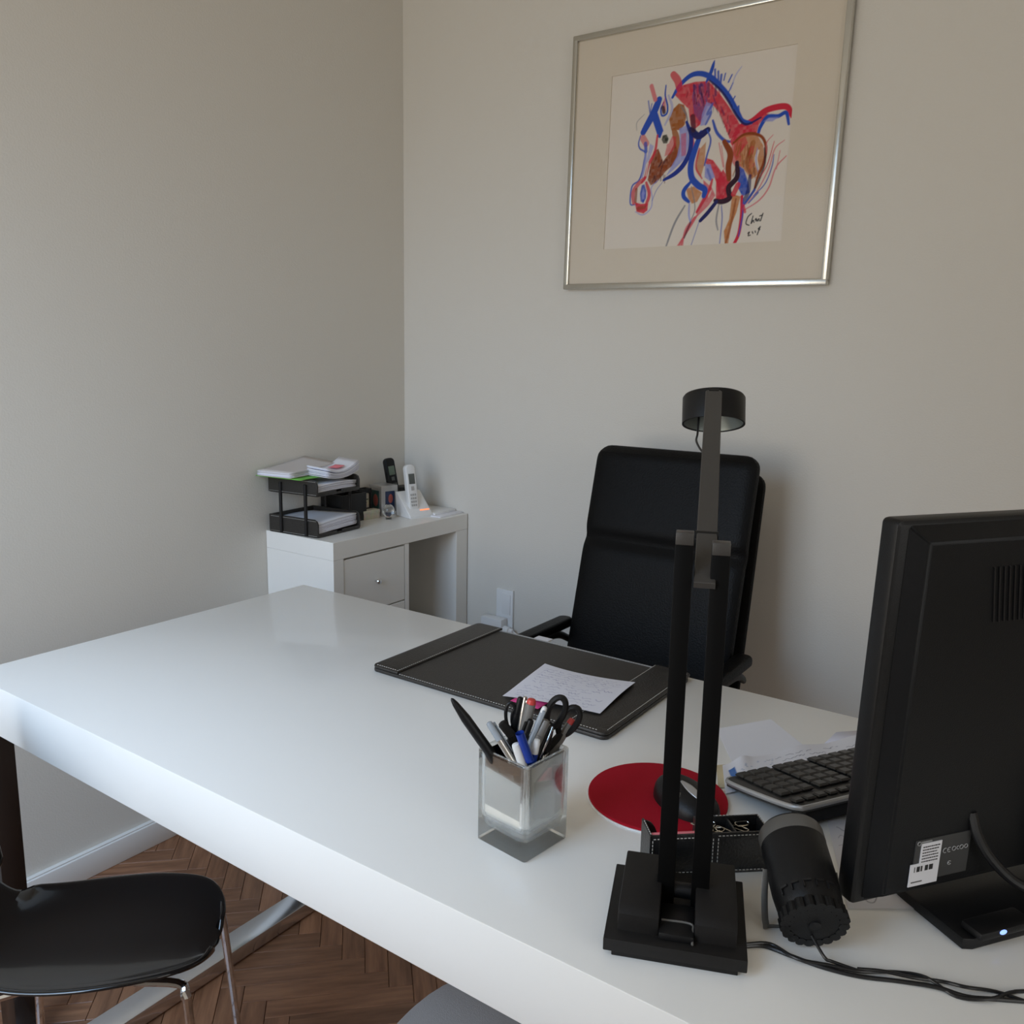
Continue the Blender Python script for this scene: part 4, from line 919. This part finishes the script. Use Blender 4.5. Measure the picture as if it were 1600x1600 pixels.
# screw hole and notches on the upper side facing the camera
camd = V(-.80, -.30, .52); cd_ = (camd-d*camd.dot(d)).normalized(); ce_ = d.cross(cd_)
c_ = a-d*.006; G().cyl(c_, c_-d*.0014, .0058, n=20).build('screw_hole', 'cable', sp)
g = G()
for k in (-2, -1, 0, 1, 2):
    t = k*.36; rr = cd_*math.cos(t)+ce_*math.sin(t); tt = ce_*math.cos(t)-cd_*math.sin(t); c_ = a+d*(.020)+rr*(R_*.985)
    m4 = Matrix((tt, d, tt.cross(d))).transposed().to_4x4(); m4.translation = c_
    g.box(-.004, .004, -.001, .001, -.001, .0014, mtx=m4); g.box(-.004, -.003, -.007, 0, -.001, .0014, mtx=m4)
g.build('vent_ridge', 'cable', sp)
g = G(); m0 = e-d*.045
for s in (1,):
    side = V(-.53, .85, 0).normalized()
    g.tube([m0+side*(R_+.001)+V(0, 0, .0), m0+side*(R_+.004)+V(-.008, -.006, -.025), V((m0+side*(R_+.004)).x-.016, (m0+side*(R_+.004)).y-.012, .006), V((m0+side*(R_-.002)).x-.012, (m0+side*(R_-.002)).y-.012, .002), V((m0-side*(R_-.002)).x-.012, (m0-side*(R_-.002)).y-.012, .002), V((m0-side*(R_+.004)).x-.016, (m0-side*(R_+.004)).y-.012, .006), m0-side*(R_+.004)+V(-.008, -.006, -.025), m0-side*(R_+.001)], .0036, 8, sub=4, flat=.35)
g.build('bracket', 'ringgrey', sp)
g = G(); g.tube([a+V(0, 0, -.018), a+V(-.008, -.014, -.026)+d*-.004, (-1.4235+1.37, -1.838+1.80, .006), (-1.418+1.37, -1.862+1.80, .0035)], .0016, 8); g.build('cord', 'cable', sp)

# ------------------------------------------------------------------ monitor
mth = math.radians(-36)
mn = thing('monitor', 'large black computer monitor seen from behind at the desk right end', 'monitor', (-1.3540, -1.8456, DZ), mth)
# local: x along the screen to the right in view, y towards the user, z up
MW, MZ0, MZ1 = .525, .031, .432
TL = Matrix.Translation((0, 0, MZ0)) @ Matrix.Rotation(math.radians(2), 4, 'X')
hM = MZ1-MZ0
mI2 = Matrix(((1, 0, 0, 0), (0, 0, 1, 0), (0, 1, 0, 0), (0, 0, 0, 1)))
ob = G(); ob.prism(rrect(-.012, MW+.012, 0, hM, .006), .002, .024, .004, 2, mtx=TL @ mI2); bz = ob.build('bezel', 'blackplastic', mn)
G().box(.01, MW-.01, .0235, .0255, .012, hM-.014, mtx=TL).build('screen', 'shell', mn)
g = G(); gb_ = bmesh.new()
vo = [gb_.verts.new(p) for p in ((0, .003, .004), (MW, .003, .004), (MW, .003, hM-.004), (0, .003, hM-.004))]
vi = [gb_.verts.new(p) for p in ((.016, -.012, .014), (MW-.016, -.012, .014), (MW-.016, -.012, hM-.020), (.016, -.012, hM-.020))]
for i in range(4): gb_.faces.new((vo[i], vo[(i+1) % 4], vi[(i+1) % 4], vi[i]))
gb_.faces.new(vi); gb_.faces.new(vo[::-1]); bmesh.ops.bevel(gb_, geom=list(gb_.edges), offset=.002, segments=2, affect='EDGES')
g._add(gb_, TL); back = g.build('back_cover', 'monback', mn)
g = G()
for k in range(16): g.box(.100+k*.0065, .1015+k*.0065, -.0135, -.0115, -.028, .028, mtx=TL @ Matrix.Translation((0, 0, hM-.075)) @ Matrix(((1, 0, -.16, 0), (0, 1, 0, 0), (0, 0, 1, 0), (0, 0, 0, 1))))
stuff(g.build('vent_slots', 'cable', mn))
G().prism([(.20, .06), (.21, .13), (MW-.15, .13), (MW-.14, .06), (MW-.15, .012), (.21, .012)], -.0305, -.0125, .008, 3, mtx=TL @ mI2).build('rear_housing', 'blackplastic', mn)
# rating label
LX, LZ = .044, .021
lb = G().box(LX+.004, LX+.076, -.0130, -.0118, LZ+.003, LZ+.050, mtx=TL).build('rating_label', 'darklabel', mn)
ml = mI2.copy(); wl = G().prism([(LX, LZ-.001), (LX+.037, LZ-.001), (LX+.037, LZ+.046), (LX+.011, LZ+.046), (LX+.011, LZ+.024), (LX, LZ+.024)], .0129, .0138, 0, mtx=TL @ Matrix(((1, 0, 0, 0), (0, 0, -1, 0), (0, 1, 0, 0), (0, 0, 0, 1)))).build('paper_label', 'paper', mn, sm=False)
r = random.Random(4); g = G()
for k in range(26):
    if r.random() > .25: g.box(LX+.003+k*.00105, LX+.0037+k*.00105, -.0141, -.0137, LZ+.015, LZ+.021, mtx=TL)
for k in range(6):
    x = LX+.013
    while x < LX+.032: w_ = r.uniform(.001, .003); g.box(x, x+w_, -.0141, -.0137, LZ+.0415-k*.0033, LZ+.0426-k*.0033, mtx=TL); x += w_+.0007
for k in range(8): g.box(LX+.003+k*.0018, LX+.0042+k*.0018, -.0141, -.0137, LZ+.003, LZ+.0043, mtx=TL)
g.build('label_print', 'ink', mn)
g = G()
def arc_letter(cx, cz, s, a0_, a1_, bar=False):
    cx += LX; cz += LZ
    pts = [(cx+s*math.cos(t), -.0136, cz+s*math.sin(t)) for t in [math.radians(a0_+(a1_-a0_)*i/8) for i in range(9)]]; g.tube([TL @ V(*p) for p in pts], .0004, 5, sub=1)
    if bar: g.tube([TL @ V(cx-s, -.0136, cz), TL @ V(cx, -.0136, cz)], .0004, 5, sub=1)
for a_ in ((.043, .033, .0026, 60, 300), (.0485, .033, .0026, 60, 300, True), (.0545, .0333, .0024, 0, 360), (.060, .0333, .0018, 60, 300), (.0645, .0333, .0024, 0, 360), (.0705, .0333, .0022, 0, 360), (.051, .0175, .0022, 30, 330, True), (.0075, .047, .0022, 0, 360)): arc_letter(*a_)
for k in range(9): g.box(LX+.011+k*.0015, LX+.012+k*.0015, -.0134, -.0129, LZ+.0468, LZ+.0484, mtx=TL)
g.build('label_marks', 'lightprint', mn)
# stand
G().box(MW/2-.04, MW/2+.04, -.044, -.010, .010, .13, .004).build('stand_neck', 'blackplastic', mn)
G().prism([(.080, -.054), (.090, -.058), (.40, -.058), (.405, -.05), (.405, .09), (.11, .09), (.084, .045), (.082, .025)], 0, .013, .003, 2).build('stand_base', 'blackplastic', mn)
G().tube([(.120, -.0125, .120), (.123, -.020, .098), (.135, -.030, .074), (.160, -.042, .050), (.20, -.055, .036), (.27, -.068, .03), (.34, -.078, .03)], .0052, 10).build('monitor_cable', 'cable', mn)
hb = thing('usb_hub', 'black usb hub with a blue light on the monitor stand edge', 'hub', (-1.298, -1.950, DZ+.0135), math.radians(-36))
G().box(-.016, .055, -.014, .012, 0, .009, .003).build('casing', 'blackplastic', hb)
G().sphere((.012, -.0142, .006), .0045, .0015, .0025).build('indicator_light', 'blueled', hb)

# cables on the desk
def cab(pts, r, label, name='cable'): 
    o = G().tube([(x, y, z+DZ+r) for x, y, z in pts], r, 8).build(name, 'cable'); return tag(o, label, 'cable')
cab([(-1.452, -1.757, .001), (-1.436, -1.775, 0), (-1.434, -1.800, 0), (-1.432, -1.830, 0), (-1.424, -1.862, 0), (-1.408, -1.895, 0), (-1.397, -1.925, .001), (-1.392, -1.950, .0), (-1.378, -1.975, 0), (-1.352, -2.02, 0), (-1.32, -2.08, 0)], .0021, 'thick black lamp cable running right from the lamp base', 'power_cable')
cab([(-1.448, -1.760, .003), (-1.431, -1.780, 0.002), (-1.438, -1.808, 0.003), (-1.429, -1.835, 0.003), (-1.420, -1.862, .003), (-1.396, -1.890, .0), (-1.391, -1.915, .003), (-1.397, -1.942, .0), (-1.386, -1.968, .003), (-1.352, -1.992, .0), (-1.325, -2.05, 0)], .0017, 'thin black cable twisted around the lamp cable')
cab([(-1.419, -1.860, .004), (-1.408, -1.880, .004), (-1.400, -1.905, .004), (-1.385, -1.928, .001), (-1.384, -1.948, .004), (-1.368, -1.972, .0), (-1.362, -2.01, 0), (-1.33, -2.07, 0)], .0017, 'black speaker cable joining the lamp cables at the desk right')

# ------------------------------------------------------------------ office chair
oc = thing('office_chair', 'black leather high back office chair between desk and right wall', 'chair', (-.42, -1.11, 0), math.radians(180))
# local: x forward (towards desk), y to the right in view is +y
def cush(pz, w_, th, lean, z0, z1, x_, name, parent, m='leather', wtop=None, ridge=0):
    def fn(u, v):  # u around ; v height
        return V(0, 0, 0)
    g = bmesh.new(); nu, nv = 16, 40; vs = []
    for j in range(nv):
        t = j/(nv-1); z = z0+(z1-z0)*t; hw = (w_+((wtop or w_)-w_)*t)/2; row = []
        xc = x_-lean*t
        # rounded corners at the ends
        e_ = min(t, 1-t)*(z1-z0); rr = .03; sh = (rr-math.sqrt(max(rr*rr-(rr-min(e_, rr))**2, 0)))
        for i in range(nu):
            s = i/(nu-1)*2-1; row.append((xc, s*(hw-sh*.8), z, s, t, e_))
        vs.append(row)
    F_ = []; B2 = []
    for row in vs:
        F_.append([g.verts.new((p[0]+th/2*(1-.35*abs(p[3])**6)*(min(1, p[5]/.012)**.5)+ridge*math.exp(-((p[4]-.62)/.022)**2)*-1, p[1], p[2])) for p in row])
        B2.append([g.verts.new((p[0]-th/2*(1-.35*abs(p[3])**6)*(min(1, p[5]/.012)**.5), p[1], p[2])) for p in row])
    for A_, fl_ in ((F_, 0), (B2, 1)):
        for j in range(nv-1):
            for i in range(nu-1):
                q4 = (A_[j][i], A_[j][i+1], A_[j+1][i+1], A_[j+1][i]); g.faces.new(q4[::-1] if fl_ else q4)
    for j in range(nv-1):
        g.faces.new((F_[j][0], F_[j+1][0], B2[j+1][0], B2[j][0])); g.faces.new((F_[j][-1], B2[j][-1], B2[j+1][-1], F_[j+1][-1]))
    for i in range(nu-1):
        g.faces.new((F_[0][i], B2[0][i], B2[0][i+1], F_[0][i+1])); g.faces.new((F_[-1][i], F_[-1][i+1], B2[-1][i+1], B2[-1][i]))
    G_ = G(); G_.b.free(); G_.b = g; return G_.build(name, m, parent, sub=1)
bk_ = cush(0, .448, .05, .155, .47, 1.095, -.055, 'backrest_cushion', oc, wtop=.442, ridge=.016)
bs_ = cush(0, .475, .028, .19, .42, 1.045, -.095, 'backrest_shell', oc, wtop=.425)
g = G(); g.prism(rrect(-.06, .26, -.225, .225, .05), .385, .455, .025, 4); g.build('seat', 'leather', oc)
for s in (-1, 1):
    g = G(); g.tube([(.20, s*.225, .405), (.20, s*.240, .48), (.16, s*.246, .58), (.08, s*.246, .605), (-.05, s*.246, .60), (-.12, s*.240, .57)], .012, 10, flat=.7); ar = g.build('armrest', 'blackplastic', oc)
    g = G(); g.prism(rrect(-.115, .175, -.022, .022, .02), .612, .637, .008, 3); pad_ = g.build('arm_pad', 'leather', ar); pad_.location = (0, s*.246, 0)
G().cyl((.10, 0, .13), (.10, 0, .386), .028, n=20).build('gas_column', 'chrome', oc)
for k in range(5):
    t = k*math.tau/5; e_ = V(.10+.26*math.cos(t), .26*math.sin(t), .075)
    G().tube([(.10, 0, .125), (.10+.14*math.cos(t), .14*math.sin(t), .11), e_], .014, 8, flat=.7).build('base_arm', 'chrome', oc)
    G().lathe([(-.012, .020), (-.010, .025), (.010, .025), (.012, .020)], (e_.x, e_.y, .0255), (e_.x-math.sin(t), e_.y+math.cos(t), .0255), 16).build('castor', 'blackplastic', oc)
    G().cyl((e_.x, e_.y, .03), (e_.x, e_.y, .08), .005, n=8).build('castor_stem', 'chrome', oc)

# ------------------------------------------------------------------ shell visitor chairs
def shell_chair(label, loc, rz):
    t = thing('shell_chair', label, 'chair', loc, rz)
    prof = [(.205, .426, .030), (.202, .430, .065), (.188, .437, .095), (.155, .443, .120), (.08, .441, .136), (.0, .437, .135), (-.07, .438, .122), (-.125, .452, .104), (-.165, .49, .098), (-.19, .545, .115), (-.21, .61, .150), (-.23, .68, .168), (-.247, .74, .150), (-.255, .775, .10)]
    P = smooth([(a_, b_, c_) for a_, b_, c_ in prof], 3); nv = 15
    def fn(u, v):
        i = u*(len(P)-1); k = min(int(i), len(P)-2); f = i-k; p = P[k]*(1-f)+P[k+1]*f; s = v*2-1
        z = p.y+.022*abs(s)**2.6*(1 if p.x > -.12 else .2)-.004; x = p.x+(.030*abs(s)**2.2 if p.y > .5 else 0)
        if p.x > .1: z -= .020*max(0, (p.x-.12)/.08)**2*0
        return V(x, s*p.z, z)
    g = G(); g.grid(len(P), nv, fn); g.build('seat_shell', 'shell', t, solid=.008, sub=1)
    G().lathe([(0, .055), (.012, .06), (.016, .055)], (.03, 0, .412), (.03, 0, 1), 24).build('mount_plate', 'blackplastic', t)
    for sx__, sy__ in ((1, 1), (1, -1), (-1, 1), (-1, -1)):
        xf = .178 if sx__ > 0 else -.115; yk = .72 if sx__ > 0 else 1.0
        g = G(); g.tube([(.03+sx__*.02, sy__*.018, .416), (.03+sx__*.05, sy__*.065, .419), (xf-sx__*.008, sy__*.112*yk, .421), (xf+sx__*.006, sy__*.130*yk, .408), (xf+sx__*.012, sy__*.138*yk, .375), (xf+sx__*.035, sy__*.165*yk, .006)], .0065, 10, sub=6); l_ = g.build('leg', 'chrome', t)
        G().lathe([(0, .009), (.012, .009), (.014, .0065)], (xf+sx__*.035, sy__*.165*yk, 0), (xf+sx__*.035, sy__*.165*yk, 1), 12).build('foot_cap', 'blackplastic', l_)
    return t
shell_chair('glossy black shell chair with chrome legs at the near left desk end', (-1.632, -.812, 0), math.radians(-50))
st_ = thing('stool', 'grey round cushioned stool pushed under the near side of the desk', 'stool', (-1.43, -1.50, 0))
G().lathe([(.385, .17), (.390, .192), (.405, .2), (.425, .2), (.440, .188), (.446, .15), (.447, .0001)], (0, 0, 0), (0, 0, 1), 48).build('cushion', 'greyfabric', st_)
G().lathe([(.3735, .16), (.3845, .165), (.385, .15)], (0, 0, 0), (0, 0, 1), 40).build('seat_base', 'mattblack', st_)
G().lathe([(.447, .012), (.450, .010), (.451, .0001)], (0, 0, 0), (0, 0, 1), 20).build('centre_button', 'mattblack', st_)
for k in range(4):
    t = math.pi/4+k*math.pi/2; l_ = G().tube([(.11*math.cos(t), .11*math.sin(t), .374), (.15*math.cos(t), .15*math.sin(t), .2), (.17*math.cos(t), .17*math.sin(t), 0.005)], .009, 10).build('leg', 'chrome', st_)
